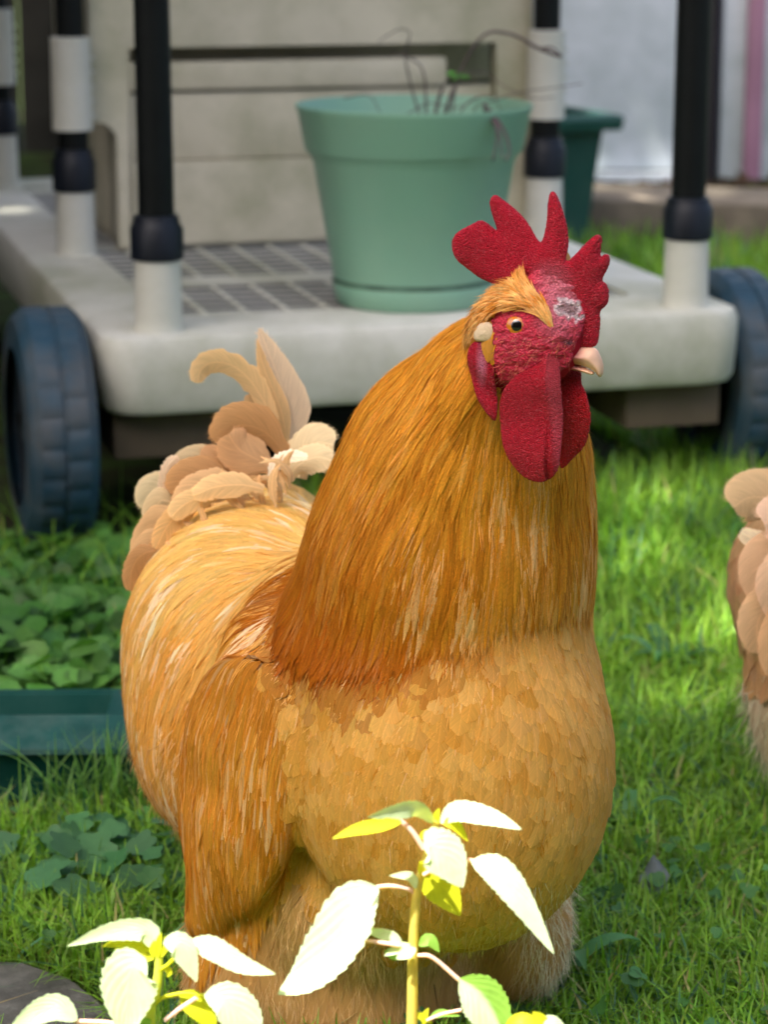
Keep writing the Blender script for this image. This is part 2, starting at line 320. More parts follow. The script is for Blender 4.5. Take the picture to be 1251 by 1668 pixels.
bm.faces.new(loops[0][::-1])
bobj('deck', bm, M_RESIN, cart)
bm = bmesh.new(); bx(bm, g[0] + .004, g[1] - .004, g[2] + .004, g[3] - .004, DZ - .014, DZ - .0045, 0); bobj('recess_floor', bm, M_GRILLE, cart)
bm = bmesh.new(); x = g[0] + .05
while x < g[1] - .02:
    bx(bm, x, x + .008, g[2] + .004, g[3] - .004, DZ - .0044, DZ - .0015, 0); x += .0575
y = g[2] + .03; k = 0
while y < g[3] - .02:
    wd = .075 if k % 7 == 5 else .009
    bx(bm, g[0] + .004, g[1] - .004, y, y + wd, DZ - .0046, DZ - (.001 if wd > .05 else .0030), 0); y += wd + .038; k += 1
bobj('grille', bm, M_RESIN, cart, False)
def post(lx, ly, kind):
    c = (lx, ly, DZ)
    p = thing('post', None, None, (lx, ly, DZ - .002)); p.parent = cart
    if 'label' in p: del p['label']
    h0 = .094 if kind == 'front' else .100
    bm = bmesh.new(); lathe(bm, [(.0345, 0), (.0325, .004), (.031, .02), (.0300, h0), (.020, h0 + .001)], 32); bobj('sleeve', bm, M_SLEEVE, p)
    hc = .058 if kind == 'front' else .066
    bm = bmesh.new(); lathe(bm, [(.031, h0 + .001), (.0345, h0 + .003), (.0345, h0 + hc * .72), (.031, h0 + hc * .8), (.0285, h0 + hc), (.022, h0 + hc + .001)], 48, (0, 0, 0), (1, 2)); bobj('collar', bm, M_COLLAR, p)
    z = h0 + hc
    if kind == 'front':
        bm = bmesh.new(); lathe(bm, [(.0235, z), (.0228, z + .3), (.022, 1.556)], 32); bobj('pole', bm, M_BLACK, p)
    else:
        bm = bmesh.new(); lathe(bm, [(.024, z), (.024, z + .03)], 32); lathe(bm, [(.022, z + .172), (.021, 1.556)], 32); bobj('pole', bm, M_BLACK, p)
        bm = bmesh.new(); lathe(bm, [(.02, z + .029), (.0315, z + .030), (.0305, z + .168), (.0315, z + .172), (.02, z + .173)], 32)
        for j in range(5): bx(bm, .030, .036, -.004, .004, z + .05 + j * .022, z + .054 + j * .022)
        bobj('sleeve', bm, M_SLEEVE, p)
    return p
for a in ((.083, .050, 'front'), (.818, .050, 'front'), (.083, .772, 'mid'), (.858, .765, 'mid'), (.083, 1.74, 'mid'), (.818, 1.74, 'mid')): post(*a)
bm = bmesh.new(); bx(bm, .0, DW, .0, DD, 1.845, 1.945, .02, 3); bobj('added_shelf', bm, M_RESIN, cart)  # unseen upper shelf, added to darken the deck below
def wheel(lx, ly):
    R = .158; wdt = .092
    t = thing('wheel', None, None, (lx, ly, R)); t.parent = cart
    bm = bmesh.new(); prof = [(.105, 0), (.118, .002), (.128, -.002 + .004), (.142, .002), (.149, .007), (.1565, .016)]
    half = prof + [(.1575, .042), (.1545, .0435)]
    prof2 = half + [(r, wdt - y) for r, y in half[::-1]]
    rings = []
    S = 120
    for r, yy in prof2:
        ring = []
        for k in range(S):
            a = 2 * math.pi * k / S; rr = r
            if .015 < yy < wdt - .015 and r > .152 and (k % 5) == (0 if yy < wdt / 2 else 2): rr = r - .0028
            ring.append(bm.verts.new((yy, rr * math.cos(a), rr * math.sin(a))))
        rings.append(ring)
    for a, b_ in zip(rings, rings[1:]):
        for k in range(S): bm.faces.new((a[k], a[(k + 1) % S], b_[(k + 1) % S], b_[k]))
    bobj('tyre', bm, M_TYRE, t, True, 25)
    bm = bmesh.new(); rings = []
    for r, yy in ((.002, .012), (.02, .010), (.022, .02), (.08, .026), (.1045, .014), (.1045, wdt - .014), (.08, wdt - .026), (.022, wdt - .02), (.002, wdt - .012)):
        rings.append([bm.verts.new((yy, r * math.cos(2 * math.pi * k / 40), r * math.sin(2 * math.pi * k / 40))) for k in range(40)])
    for a, b_ in zip(rings, rings[1:]):
        for k in range(40): bm.faces.new((a[k], a[(k + 1) % 40], b_[(k + 1) % 40], b_[k]))
    bobj('hub', bm, M_HUB, t)
wheel(-.102, .105); wheel(DW + .006, .185); wheel(-.092, 1.55); wheel(DW + .006, 1.55)
bm = bmesh.new(); V, F = tube([(-.09, .17, .155), (DW + .09, .17, .155)], .010, 10)
vs = [bm.verts.new(v) for v in V]; [bm.faces.new([vs[i] for i in f]) for f in F]; bobj('axle', bm, M_BLACK, cart)
bm = bmesh.new(); bx(bm, .02, .165, .05, .30, .118, .176, .004); bobj('axle_bracket', bm, M_UNDER, cart)
bm = bmesh.new(); bx(bm, .735, .875, .05, .30, .118, .176, .004); bobj('axle_bracket', bm, M_UNDER, cart)
bm = bmesh.new(); bx(bm, .70, .742, .34, .40, .060, .110, .003); bobj('support_block', bm, M_RESIN2, cart)
for sx in (.20, .36, .56):
    bm = bmesh.new(); prism(bm, [(sx, .179), (sx + .02, .179), (sx - .03, .02), (sx - .05, .02)], .42, .44); bobj('brace', bm, M_BLACK, cart)
# cabinet standing on the deck
CY = .795
cab = thing('storage_cabinet', 'grimy cream resin cabinet with a long dark slot standing on the cart deck', 'cabinet', cw(0, CY, DZ + .001), YAW)
def zz(v): return v - DZ
arc = [(.155 - .02 + .02 * math.sin(a), zz(.468) + .02 * math.cos(a)) for a in np.linspace(math.pi / 2, 0, 6)]
bm = bmesh.new()
prism(bm, [(.115, zz(1.0)), (.845, zz(1.0)), (.845, 0), (.785, 0), (.785, zz(.606)), (.175, zz(.606)), (.175, 0), (.155, 0)] + arc + [(.115, zz(.488))], 0, .035, .003)
bobj('front_frame', bm, M_RESIN2, cab)
bm = bmesh.new(); prism(bm, [(.178, 0), (.782, 0), (.782, zz(.424)), (.178, zz(.424))], .010, .036, .004); bobj('lower_panel', bm, M_RESIN2, cab)
bm = bmesh.new(); bx(bm, .178, .782, .016, .036, zz(.426), zz(.5315), .002); bobj('middle_panel', bm, M_RESIN2, cab)
bm = bmesh.new(); bx(bm, .178, .70, .006, .036, zz(.536), zz(.580), .004); bobj('upper_board', bm, M_RESIN2, cab)
bm = bmesh.new(); bx(bm, .16, .84, .04, .44, 0, zz(.53), .01); bx(bm, .12, .84, .10, .44, zz(.533), zz(1.0), .01); bobj('body', bm, M_RESIN2, cab)
# green pot
pc = np.array([.041, 3.385]); PZ = DZ + .0005
pot = thing('plant_pot', 'big round sea green plastic pot with thick rim on the cart deck', 'flower pot', (pc[0], pc[1], PZ))
bm = bmesh.new()
lathe(bm, [(.002, .003), (.098, .003), (.1035, 0), (.108, .004), (.1115, .020), (.1125, .031), (.1105, .0335), (.1110, .036), (.1385, .196), (.1405, .199), (.1425, .205), (.1475, .209), (.1500, .213), (.1590, .262), (.1625, .268), (.1620, .272), (.1590, .272), (.1570, .266), (.150, .215), (.1375, .196), (.130, .150), (.002, .149)], 96)
bobj('shell', bm, M_POT, pot, True, 50)
bm = bmesh.new(); rr = lathe(bm, [(.1130, .0308), (.1117, .0330), (.1117, .0350), (.1123, .0368)], 96); bobj('dirt_line', bm, M_POTRIM, pot)
bm = bmesh.new(); lathe(bm, [(.001, .216), (.06, .218), (.11, .214), (.1485, .212)], 40)
for v in bm.verts: v.co.z += mnoise.noise(v.co * 60) * .006
bobj('soil', bm, M_SOIL, pot)
# dry stems in the pot
dry = thing('dry_plant', 'withered grey brown stems trailing out of the sea green pot', 'dead plant', (pc[0], pc[1], PZ + .215))
def stem(pxs, D0, D1, r0=.0016, r1=.0006, m=M_DRY, n=22, flat=False):
    pp = [P(x, y, D0 + (D1 - D0) * i / (len(pxs) - 1)) for i, (x, y) in enumerate(pxs)]
    V, F = tube(spline(pp, n), np.linspace(r0, r1, n), 6); me = mesh_np('stem', V, F); o = link('stem', me, m); return world_child(o, dry)
stem([(690, 205), (672, 150), (660, 90), (668, 55), (650, 48), (615, 68)], 3.4, 3.42)
stem([(695, 205), (690, 120), (668, 95), (640, 85)], 3.4, 3.4, .0018)
stem([(735, 205), (745, 130), (785, 60), (830, 55), (880, 80), (915, 92)], 3.4, 3.34, .0014, .0028)
stem([(880, 80), (900, 78), (915, 92)], 3.34, 3.33, .0022, .0008)
stem([(770, 205), (775, 175), (800, 165), (850, 150), (900, 143), (950, 136)], 3.4, 3.3, .001, .0006)
stem([(792, 200), (790, 170), (796, 185), (810, 215), (803, 262)], 3.35, 3.2, .003, .0012)
stem([(792, 180), (800, 182), (822, 215), (830, 245), (824, 262)], 3.3, 3.2, .003, .0014)
stem([(792, 182), (805, 190), (815, 225), (818, 258)], 3.3, 3.2, .0025, .001)
stem([(705, 205), (715, 160), (722, 140)], 3.4, 3.4, .003, .002)
stem([(720, 205), (735, 155), (745, 135)], 3.4, 3.4, .003, .002)
stem([(740, 200), (765, 165), (800, 158), (815, 180), (800, 200)], 3.4, 3.42, .0012)
stem([(660, 188), (700, 168), (740, 176), (780, 160)], 3.3, 3.4, .001)
stem([(560, 160), (600, 155), (620, 185)], 3.45, 3.4, .0009)
stem([(760, 120), (790, 118), (820, 140), (870, 160), (905, 158)], 3.42, 3.35, .0009)
for (x, y, s) in ((735, 120, .007), (748, 124, .008), (742, 128, .006), (760, 126, .005)):
    c = P(x, y, 3.4); V = np.array([c + [-s, 0, 0], c + [0, 0, s * .5], c + [s, 0, .002], c + [0, -s, -s * .4]])
    me = mesh_np('green_leaf', V, [[0, 1, 2, 3]], np.array([[.10, .35, .05]] * 4)); world_child(link('green_leaf', me, M_LEAF), dry)
# green planter behind
pl = G(888, 408); planter = thing('square_planter', 'dark green square planter with wide rim behind the cart by the wall', 'planter', tuple(pl), math.radians(22))
def frustum(bm, levels):
    loops = [[bm.verts.new((sx * h, sy * h, z)) for sx, sy in ((-1, -1), (1, -1), (1, 1), (-1, 1))] for h, z in levels]
    for a, b_ in zip(loops, loops[1:]):
        for i in range(4): bm.faces.new((a[i], a[(i + 1) % 4], b_[(i + 1) % 4], b_[i]))
    bm.faces.new(loops[0][::-1]); return loops
bm = bmesh.new(); frustum(bm, ((.070, 0), (.100, .305), (.095, .305), (.066, .03))); bobj('shell', bm, M_PLANTER, planter, False)
bm = bmesh.new(); frustum(bm, ((.100, .292), (.132, .296), (.137, .322), (.130, .332), (.100, .332), (.096, .295))); bobj('rim', bm, M_PLANTER, planter, False)
# low green tub on the grass, left of the rooster
tb0 = G(205, 1325); th = .050
tub = thing('feed_trough', 'low dark green plastic trough on the grass left of the rooster', 'trough', (tb0[0] + .02, tb0[1] + .02, 0), math.radians(1.0))
bm = bmesh.new()
def trough(bm):
    W_ = .62; D_ = .170
    def lp(i, z): return [bm.verts.new(p) for p in ((-W_ + i, i, z), (-i, i, z), (-i, D_ - i, z), (-W_ + i, D_ - i, z))]
    ls = [lp(.014, 0), lp(0, .052), lp(-.003, .056), lp(.040, .074), lp(.044, .072), lp(.054, .020), lp(.06, .016)]
    for a, b_ in zip(ls, ls[1:]):
        for i in range(4): bm.faces.new((a[i], a[(i + 1) % 4], b_[(i + 1) % 4], b_[i]))
    bm.faces.new(ls[-1]); bm.faces.new(ls[0][::-1])
trough(bm); bmesh.ops.bevel(bm, geom=list(bm.edges), offset=.002, segments=2, affect='EDGES'); bobj('tray', bm, M_TUB, tub)
bm = bmesh.new()
vs = [[bm.verts.new((x_, yy, zz_)) for yy, zz_ in ((-.006, .0540), (-.005, .0590), (.040, .0775), (.044, .0765), (.043, .0735))] for x_ in (-.622, .002)]
for i in range(5): bm.faces.new((vs[0][i], vs[1][i], vs[1][(i + 1) % 5], vs[0][(i + 1) % 5]))
bm.faces.new(vs[0][::-1]); bm.faces.new(vs[1]); bobj('rim', bm, mat('lit_rim', (.010, .060, .050), .6, .2, .2, 40, (.07, .12, .10), .6), tub, False)  # rim plastic painted lighter, standing for light caught on its slope
#@@BIRDS
# ================================================================== BIRD TOOLKIT
def e_(c, r, ax=None): return ('e', np.asarray(c, float), np.asarray(r, float), np.eye(3) if ax is None else np.asarray(ax, float))
def c_(a, b, ra, rb): return ('c', np.asarray(a, float), np.asarray(b, float), ra, rb)
def sd1(p, q):
    if q[0] == 'e':
        l = (p - q[1]) @ q[3].T; k0 = np.linalg.norm(l / q[2], axis=-1); k1 = np.linalg.norm(l / q[2] ** 2, axis=-1)
        return k0 * (k0 - 1) / (k1 + 1e-9)
    ab = q[2] - q[1]; t = np.clip(((p - q[1]) @ ab) / (ab @ ab), 0, 1)
    return np.linalg.norm(p - q[1] - t[..., None] * ab, axis=-1) - (q[3] + (q[4] - q[3]) * t)
def union(prims, k=.03):
    def f(p):
        d = None
        for q in prims:
            v = sd1(p, q)
            if d is None: d = v
            else:
                h = np.clip(.5 + .5 * (v - d) / k, 0, 1); d = v * (1 - h) + d * h - k * h * (1 - h)
        return d
    return f
def grad(f, p, e=.0015):
    g = np.stack([f(p + [e, 0, 0]) - f(p - [e, 0, 0]), f(p + [0, e, 0]) - f(p - [0, e, 0]), f(p + [0, 0, e]) - f(p - [0, 0, e])], -1)
    return nrm(g)
def snet(f, lo, hi, res):
    lo = np.asarray(lo, float); n = np.ceil((np.asarray(hi) - lo) / res).astype(int) + 1
    ax = [lo[i] + np.arange(n[i]) * res for i in range(3)]
    v = np.empty(n, np.float32)
    for i in range(n[0]):
        Y, Z = np.meshgrid(ax[1], ax[2], indexing='ij'); v[i] = f(np.stack([np.full(Y.shape, ax[0][i]), Y, Z], -1).reshape(-1, 3)).reshape(Y.shape)
    s = v < 0; acc = np.zeros((*(n - 1), 3)); cnt = np.zeros(n - 1)
    I = [slice(0, -1), slice(1, None)]
    for a in range(3):
        o = [i for i in range(3) if i != a]
        for b0 in (0, 1):
            for b1 in (0, 1):
                s0 = [None] * 3; s1 = [None] * 3; s0[a] = I[0]; s1[a] = I[1]
                s0[o[0]] = s1[o[0]] = I[b0]; s0[o[1]] = s1[o[1]] = I[b1]
                A = v[tuple(s0)]; B_ = v[tuple(s1)]; mk = (A < 0) != (B_ < 0); t = np.where(mk, A / np.where(mk, A - B_, 1), 0)
                pos = np.zeros((*(n - 1), 3)); pos[..., a] = t; pos[..., o[0]] = b0; pos[..., o[1]] = b1
                acc += pos * mk[..., None]; cnt += mk
    m = cnt > 0; idx = np.full(n - 1, -1, np.int64); idx[m] = np.arange(m.sum())
    gi = np.stack(np.nonzero(m), -1); V = lo + (gi + acc[m] / cnt[m][:, None]) * res; Fs = []
    for a in range(3):
        o1, o2 = (a + 1) % 3, (a + 2) % 3
        s0 = [slice(1, -1)] * 3; s1 = [slice(1, -1)] * 3; s0[a] = slice(0, -1); s1[a] = slice(1, None)
        ch = s[tuple(s0)] != s[tuple(s1)]; g = np.stack(np.nonzero(ch), -1); g[:, o1] += 1; g[:, o2] += 1
        flip = s[g[:, 0], g[:, 1], g[:, 2]]
        def cell(d1, d2): q = g.copy(); q[:, o1] -= d1; q[:, o2] -= d2; return idx[q[:, 0], q[:, 1], q[:, 2]]
        Q = np.stack([cell(1, 1), cell(0, 1), cell(0, 0), cell(1, 0)], -1); Q[~flip] = Q[~flip][:, ::-1]; Fs.append(Q[(Q >= 0).all(1)])
    return V, np.vstack(Fs)
def sample(V, F, n, wt=None):
    T = np.vstack([F[:, [0, 1, 2]], F[:, [0, 2, 3]]]); A, B_, D_ = V[T[:, 0]], V[T[:, 1]], V[T[:, 2]]
    ar = np.linalg.norm(np.cross(B_ - A, D_ - A), axis=1)
    if wt is not None: ar = ar * wt((A + B_ + D_) / 3)
    i = rng.choice(len(T), n, p=ar / ar.sum()); u, v = rng.random((2, n)); m = u + v > 1; u[m] = 1 - u[m]; v[m] = 1 - v[m]
    return A[i] + (B_ - A)[i] * u[:, None] + (D_ - A)[i] * v[:, None]
def hit(f, x, y, back=False, t0=1.2, t1=2.6):
    d = ray(x, y); d = d / d[1]; ts = np.linspace(t0, t1, 700); v = f(CA + d * ts[:, None]) < 0
    if not v.any(): return None
    i = np.nonzero(v)[0]; return CA + d * (ts[i[-1]] if back else ts[i[0]])
def make_flow(ctrl, ep=.012, pw=2.):
    c = np.array([a for a, b in ctrl]); d = nrm(np.array([b for a, b in ctrl]))
    def f(p):
        out = np.empty_like(p)
        for i in range(0, len(p), 20000):
            q = p[i:i + 20000]; r2 = ((q[:, None] - c) ** 2).sum(-1); wgt = 1 / (r2 + ep ** 2) ** pw; out[i:i + 20000] = nrm(wgt @ d)
        return out
    return f
def img_dir(x, y, dx, dy, D, dD=0.): return P(x + dx, y + dy, D + dD) - P(x, y, D)
def coat(f, flow, seeds, Ln, Wd, prof, cols, K=7, lift=(.001, .004), arch=.18, jit=.12, tipcol=1.1, rootcol=.9, inert=.45, stand=0., jag=0., rnd=None, flatness=3):
    n = len(seeds); Ln = np.broadcast_to(np.asarray(Ln, float), (n,)); Wd = np.broadcast_to(np.asarray(Wd, float), (n,)); p = seeds.copy()
    ja = rng.normal(0, jit, n); st = np.abs(rng.normal(1, .35, n)); dprev = None; PC, NN, DD_ = [], [], []
    l0 = lift[0] * rng.uniform(.6, 1.4, n)
    for k in range(K):
        t = k / (K - 1); g = grad(f, p); lv = l0 + (lift[1] * st - lift[0]) * t
        p = p - g * (f(p) - lv)[:, None]
        d = flow(p); d = d - g * (d * g).sum(-1, keepdims=True); d = nrm(d); sd_ = np.cross(g, d); d = nrm(d + sd_ * ja[:, None])
        if dprev is not None: d = nrm(d * (1 - inert) + dprev * inert)
        if rnd is not None: d = nrm(d + rnd * (0.5 + .5 * t))
        dprev = d; PC.append(p.copy()); NN.append(g); DD_.append(d)
        p = p + (d + g * stand) * (Ln / (K - 1))[:, None]
    PC = np.stack(PC, 1); NN = np.stack(NN, 1); DD_ = np.stack(DD_, 1); ts = np.linspace(0, 1, K); wv = prof(ts)[None] * Wd[:, None] / 2
    if jag: wv = wv * (1 - jag * rng.random(wv.shape) * (ts > .3))
    side = nrm(np.cross(NN, DD_)); V = np.empty((n, K, 3, 3)); V[:, :, 0] = PC - side * wv[..., None]; V[:, :, 2] = PC + side * wv[..., None]; V[:, :, 1] = PC + NN * (wv * 2 * arch)[..., None]
    U = np.empty((n, K, 3, 2)); U[..., 0] = wv[..., None] * np.array([-1, 0, 1]); U[..., 1] = (ts[None] * Ln[:, None])[..., None] + (rng.random(n) * 37)[:, None, None]
    cg = rootcol + (tipcol - rootcol) * ts; Cc = np.empty((n, K, 3, 4)); Cc[..., :3] = cols[:, None, None, :] * cg[None, :, None, None] * np.array([1.02, .99, 1.02])[None, None, :, None]
    Cc[..., 3] = np.clip((1.02 - ts) / .28, 0, 1)[None, :, None] * np.array([.42, 1, .42])[None, None, :]
    k, j = np.meshgrid(np.arange(K - 1), np.arange(2), indexing='ij'); q = np.stack([k * 3 + j, k * 3 + j + 1, (k + 1) * 3 + j + 1, (k + 1) * 3 + j], -1).reshape(-1, 4)
    F = (np.arange(n)[:, None, None] * K * 3 + q).reshape(-1, 4)
    F = F[:, ::-1]
    NV = np.repeat(NN[:, :, None], 3, 2) + side[:, :, None] * np.array([-.35, 0, .35])[None, None, :, None]
    return V.reshape(-1, 3), F, Cc.reshape(-1, 4), U.reshape(-1, 2), nrm(NV.reshape(-1, 3))
def hairs(f, flow, seeds, Ln, Wd, cols, K=4, out=.5, rand=.35, tip=1.1, root=.85):
    n = len(seeds); g = grad(f, seeds); p = seeds - g * (f(seeds) + .001)[:, None]; d = flow(p); d = nrm(d - g * (d * g).sum(-1, keepdims=True))
    d = nrm(d + g * out + rng.normal(size=(n, 3)) * rand); curl = rng.normal(size=(n, 3)) * .25; down = np.array([0, 0, -.25])
    Ln = np.broadcast_to(np.asarray(Ln, float), (n,)); PC = []
    for k in range(K): PC.append(p.copy()); p = p + d * (Ln / (K - 1))[:, None]; d = nrm(d + curl / K + down / K)
    PC = np.stack(PC, 1); vd = nrm(PC - CA); D_ = nrm(np.gradient(PC, axis=1)); side = nrm(np.cross(D_, g[:, None] + rng.normal(size=(n, 1, 3)) * .5)); ts = np.linspace(0, 1, K)
    wv = (Wd * (1 - ts * .75) / 2)[None, :, None]; V = np.stack([PC - side * wv, PC + side * wv], 2)
    U = np.zeros((n, K, 2, 2)); U[..., 0] = .002; U[..., 1] = (rng.random(n) * 9)[:, None, None]
    Cc = np.broadcast_to(cols[:, None, None, :] * (root + (tip - root) * ts)[None, :, None, None], (n, K, 2, 3))
    k = np.arange(K - 1); q = np.stack([k * 2, k * 2 + 1, k * 2 + 3, k * 2 + 2], -1); F = (np.arange(n)[:, None, None] * K * 2 + q).reshape(-1, 4)
    NV = np.broadcast_to(g[:, None, None], (n, K, 2, 3)) + rng.normal(0, .16, (n, 1, 1, 3))
    return V.reshape(-1, 3), F, Cc.reshape(-1, 3), U.reshape(-1, 2), nrm(NV.reshape(-1, 3))
def fpart(name, data, m, parent): 
    me = mesh_np(name, *data[:4]); o = link(name, me, m); me.normals_split_custom_set_from_vertices(data[4].astype(np.float32)); return world_child(o, parent)
lance = lambda t: np.clip(t / .12, .35, 1) * np.clip((1 - t) / .55, 0, 1) ** .7
roundp = lambda t: np.clip(t / .3, .4, 1) * np.sqrt(np.clip(1 - (np.clip(t - .55, 0, 1) / .451) ** 2, 0, 1))
pointp = lambda t: np.clip(t / .3, .25, 1) ** .8 * np.clip(1 - (np.clip(t - .35, 0, 1) / .651) ** 1.5, 0, 1)
hair_p = lambda t: np.clip((1 - t) / .4, .1, 1)
def plume(path, D, wpx, col, name, parent, prof=roundp, K=44, tilt=0., cup=.25, jag=.10, dD=None, curlcol=None, m=None):
    cup *= .55
    # one large feather along a drawn path; width given at that distance, own curvature across
    n = len(path); Ds = D if dD is None else None
    pts = np.array([P(x, y, (D if dD is None else D + dD * i / (n - 1))) for i, (x, y) in enumerate(path)]); pc = spline(pts, K)
    T = nrm(np.gradient(pc, axis=0)); vd = nrm(pc - CA); side = nrm(np.cross(T, vd)); nn = nrm(np.cross(side, T)); side = nrm(side * math.cos(tilt) + nn * math.sin(tilt)); nn = nrm(np.cross(side, T))
    nn = nn * np.sign(-(nn * vd).sum(-1, keepdims=True))
    ts = np.linspace(0, 1, K); W_ = wpx * D * 1.03 / FPX / 2; wv = prof(ts) * W_; M = 9; us = np.linspace(-1, 1, M)
    V = np.empty((K, M, 3)); U = np.empty((K, M, 2)); Ln = np.linalg.norm(np.diff(pc, axis=0), axis=1).sum(); r0 = rng.random() * 9
    jl = 1 - jag * rng.random((K, 2)) - jag * 1.3 * (rng.random((K, 2)) > .88)
    for j, u in enumerate(us):
        wj = wv * abs(u) * (jl[:, 0 if u < 0 else 1] if abs(u) == 1 else 1)
        sweep = abs(u) ** 2 * W_ * .55 * np.sin(np.pi * np.clip(ts, 0, 1)) ** .5
        V[:, j] = pc + side * (np.sign(u) * wj)[:, None] - nn * (cup * wj * abs(u))[:, None] + T * sweep[:, None] * .6
        U[:, j, 0] = np.sign(u) * wj; U[:, j, 1] = ts * Ln + r0
    if abs(us[M // 2]) < 1e-9: V[:, M // 2] += nn * .0004
    k, j = np.meshgrid(np.arange(K - 1), np.arange(M - 1), indexing='ij'); F = np.stack([k * M + j, k * M + j + 1, (k + 1) * M + j + 1, (k + 1) * M + j], -1).reshape(-1, 4)
    cc = np.array(col)[None] * (1 + .25 * (ts[:, None] - .5)); cc = np.repeat(cc[:, None], M, 1); edge = 1 + .22 * (abs(us) ** 3); cc = cc * edge[None, :, None]
    B_ = Bag(); B_.add(V.reshape(-1, 3), F, cc.reshape(-1, 3), U.reshape(-1, 2)); nb = int(60 + .6 * wpx)
    for sg, col_j in ((-1, 0), (1, M - 1)):
        ii = rng.uniform(.02, .97, nb) ** .8 * (K - 1); i0 = ii.astype(int); fr = (ii - i0)[:, None]; st = V[i0, col_j] * (1 - fr) + V[np.minimum(i0 + 1, K - 1), col_j] * fr; st = st - side[i0] * sg * (wv[i0] * .12)[:, None]
        ln_ = (W_ * rng.uniform(.08, .26, nb))[:, None]; d1 = nrm(T[i0] * rng.uniform(.6, 1.1, (nb, 1)) + side[i0] * sg * rng.uniform(.4, .9, (nb, 1)) - nn[i0] * cup * .6); ww = T[i0] * .00022
        q_ = np.stack([st - ww, st + ww, st + d1 * ln_ + ww * .3, st + d1 * ln_ - ww * .3], 1).reshape(-1, 3); cb = np.repeat(cc[i0, col_j] * 1.08, 4, 0)
        B_.add(q_, np.arange(nb * 4).reshape(-1, 4), cb, np.tile([.002, r0], (nb * 4, 1)))
    return world_child(link(name, B_.mesh(name), m or M_TAIL), parent)
def chaikin(p, it=2):
    p = np.asarray(p, float)
    for _ in range(it): q = np.roll(p, -1, 0); p = np.stack([.75 * p + .25 * q, .25 * p + .75 * q], 1).reshape(-1, 2)
    return p
def sd_poly(p, poly):
    d = np.full(len(p), 1e9); s = np.ones(len(p)); n = len(poly)
    for i in range(n):
        a, b_ = poly[i], poly[i - 1]; e = b_ - a; w_ = p - a; t = np.clip((w_ @ e) / (e @ e), 0, 1); bb = w_ - t[:, None] * e; d = np.minimum(d, (bb ** 2).sum(1))
        c1 = p[:, 1] >= a[1]; c2 = p[:, 1] < b_[1]; c3 = e[0] * w_[:, 1] > e[1] * w_[:, 0]; fl = (c1 & c2 & c3) | (~c1 & ~c2 & ~c3); s[fl] *= -1
    return s * np.sqrt(d)
# ================================================================== ROOSTER
hd = np.array([.5, -.866, 0]); rs = np.array([-.866, -.5, 0]); ZU = np.array([0, 0, 1.])
BODYAX = np.stack([rs, hd, ZU])
neck_pr = [c_(P(842, 578, 1.568), P(806, 640, 1.600), .030, .047), c_(P(806, 640, 1.60), P(764, 760, 1.640), .047, .080), c_(P(764, 760, 1.640), P(735, 900, 1.655), .080, .0945), c_(P(735, 900, 1.655), P(710, 1030, 1.675), .0945, .111)]
chest_pr = [e_(P(735, 1235, 1.645), (.111, .118, .136), BODYAX)]
back_pr = [e_(P(600, 1150, 1.77), (.112, .14, .125), BODYAX), e_(P(436, 1060, 1.90), (.115, .12, .120), BODYAX), e_(P(415, 930, 1.97), (.082, .07, .075), BODYAX), e_(P(400, 1190, 1.86), (.088, .10, .098), BODYAX)]
fl_pr = [e_(P(575, 1400, 1.745), (.105, .11, .10), BODYAX), e_(P(412, 1580, 1.72), (.052, .058, .088), BODYAX), e_(P(835, 1500, 1.745), (.044, .050, .068), BODYAX), e_(P(600, 1590, 1.745), (.10, .08, .075), BODYAX), e_(P(560, 1690, 1.77), (.10, .085, .055), BODYAX)]
WC = P(388, 1280, 1.662)
wx = nrm(hd * .94 + np.array([0, 0, -.25])); wn = nrm(rs + hd * .22); wz = np.cross(wn, wx)
WAX = np.stack([wn, nrm(np.cross(wz, wn)), wz])
wing_pr = [c_(P(440, 1065, 1.715), P(405, 1200, 1.680), .034, .030), e_(WC, (.019, .060, .100), WAX), c_(P(392, 1340, 1.670), P(334, 1492, 1.688), .024, .009)]
HC = P(862, 540, 1.548); YH = math.radians(14); hf = np.array([math.cos(YH), -math.sin(YH), 0]); hn = np.array([-math.sin(YH), -math.cos(YH), 0])
def HP(cx, cy, off=0.):
    d = ray(700 + cx / 3.088, 280 + cy / 3.088); t = (off - (CA - HC) @ hn) / (d @ hn); return CA + d * t
def ab(w_): q = w_ - HC; return np.array([q @ hf, q[2]])
HAX = np.stack([hf, hn, ZU])
head_pr = [e_(HP(505, 795), (.035, .0205, .0245), HAX), e_(HP(470, 682), (.017, .014, .0120), HAX), c_(HP(610, 835), HP(668, 925), .0160, .0082), e_(HP(470, 920), (.032, .020, .022), HAX), e_(HP(625, 650), (.021, .0095, .036), HAX)]
all_pr = head_pr + neck_pr + chest_pr + back_pr + fl_pr + wing_pr
fHead = union(head_pr, .010); fRest = union(all_pr[len(head_pr):], .022)
def fB(p):
    a, b_ = fRest(p), fHead(p); h = np.clip(.5 + .5 * (b_ - a) / .007, 0, 1); return b_ * (1 - h) + a * h - .007 * h * (1 - h)
fNeck = union(neck_pr, .02); fWing = union(wing_pr, .02); fFl = union(fl_pr, .03); fBack = union(back_pr, .03); fChest = union(chest_pr, .02)
bV, bF = snet(fB, (-.32, 1.42, .02), (.22, 2.16, .70), .0065)
foot = G(600, 1790)
roost = thing('rooster', 'large golden buff rooster with bright red comb standing in the middle', 'rooster', (float(P(600, 1300, 1.74)[0]), 1.74, 0))
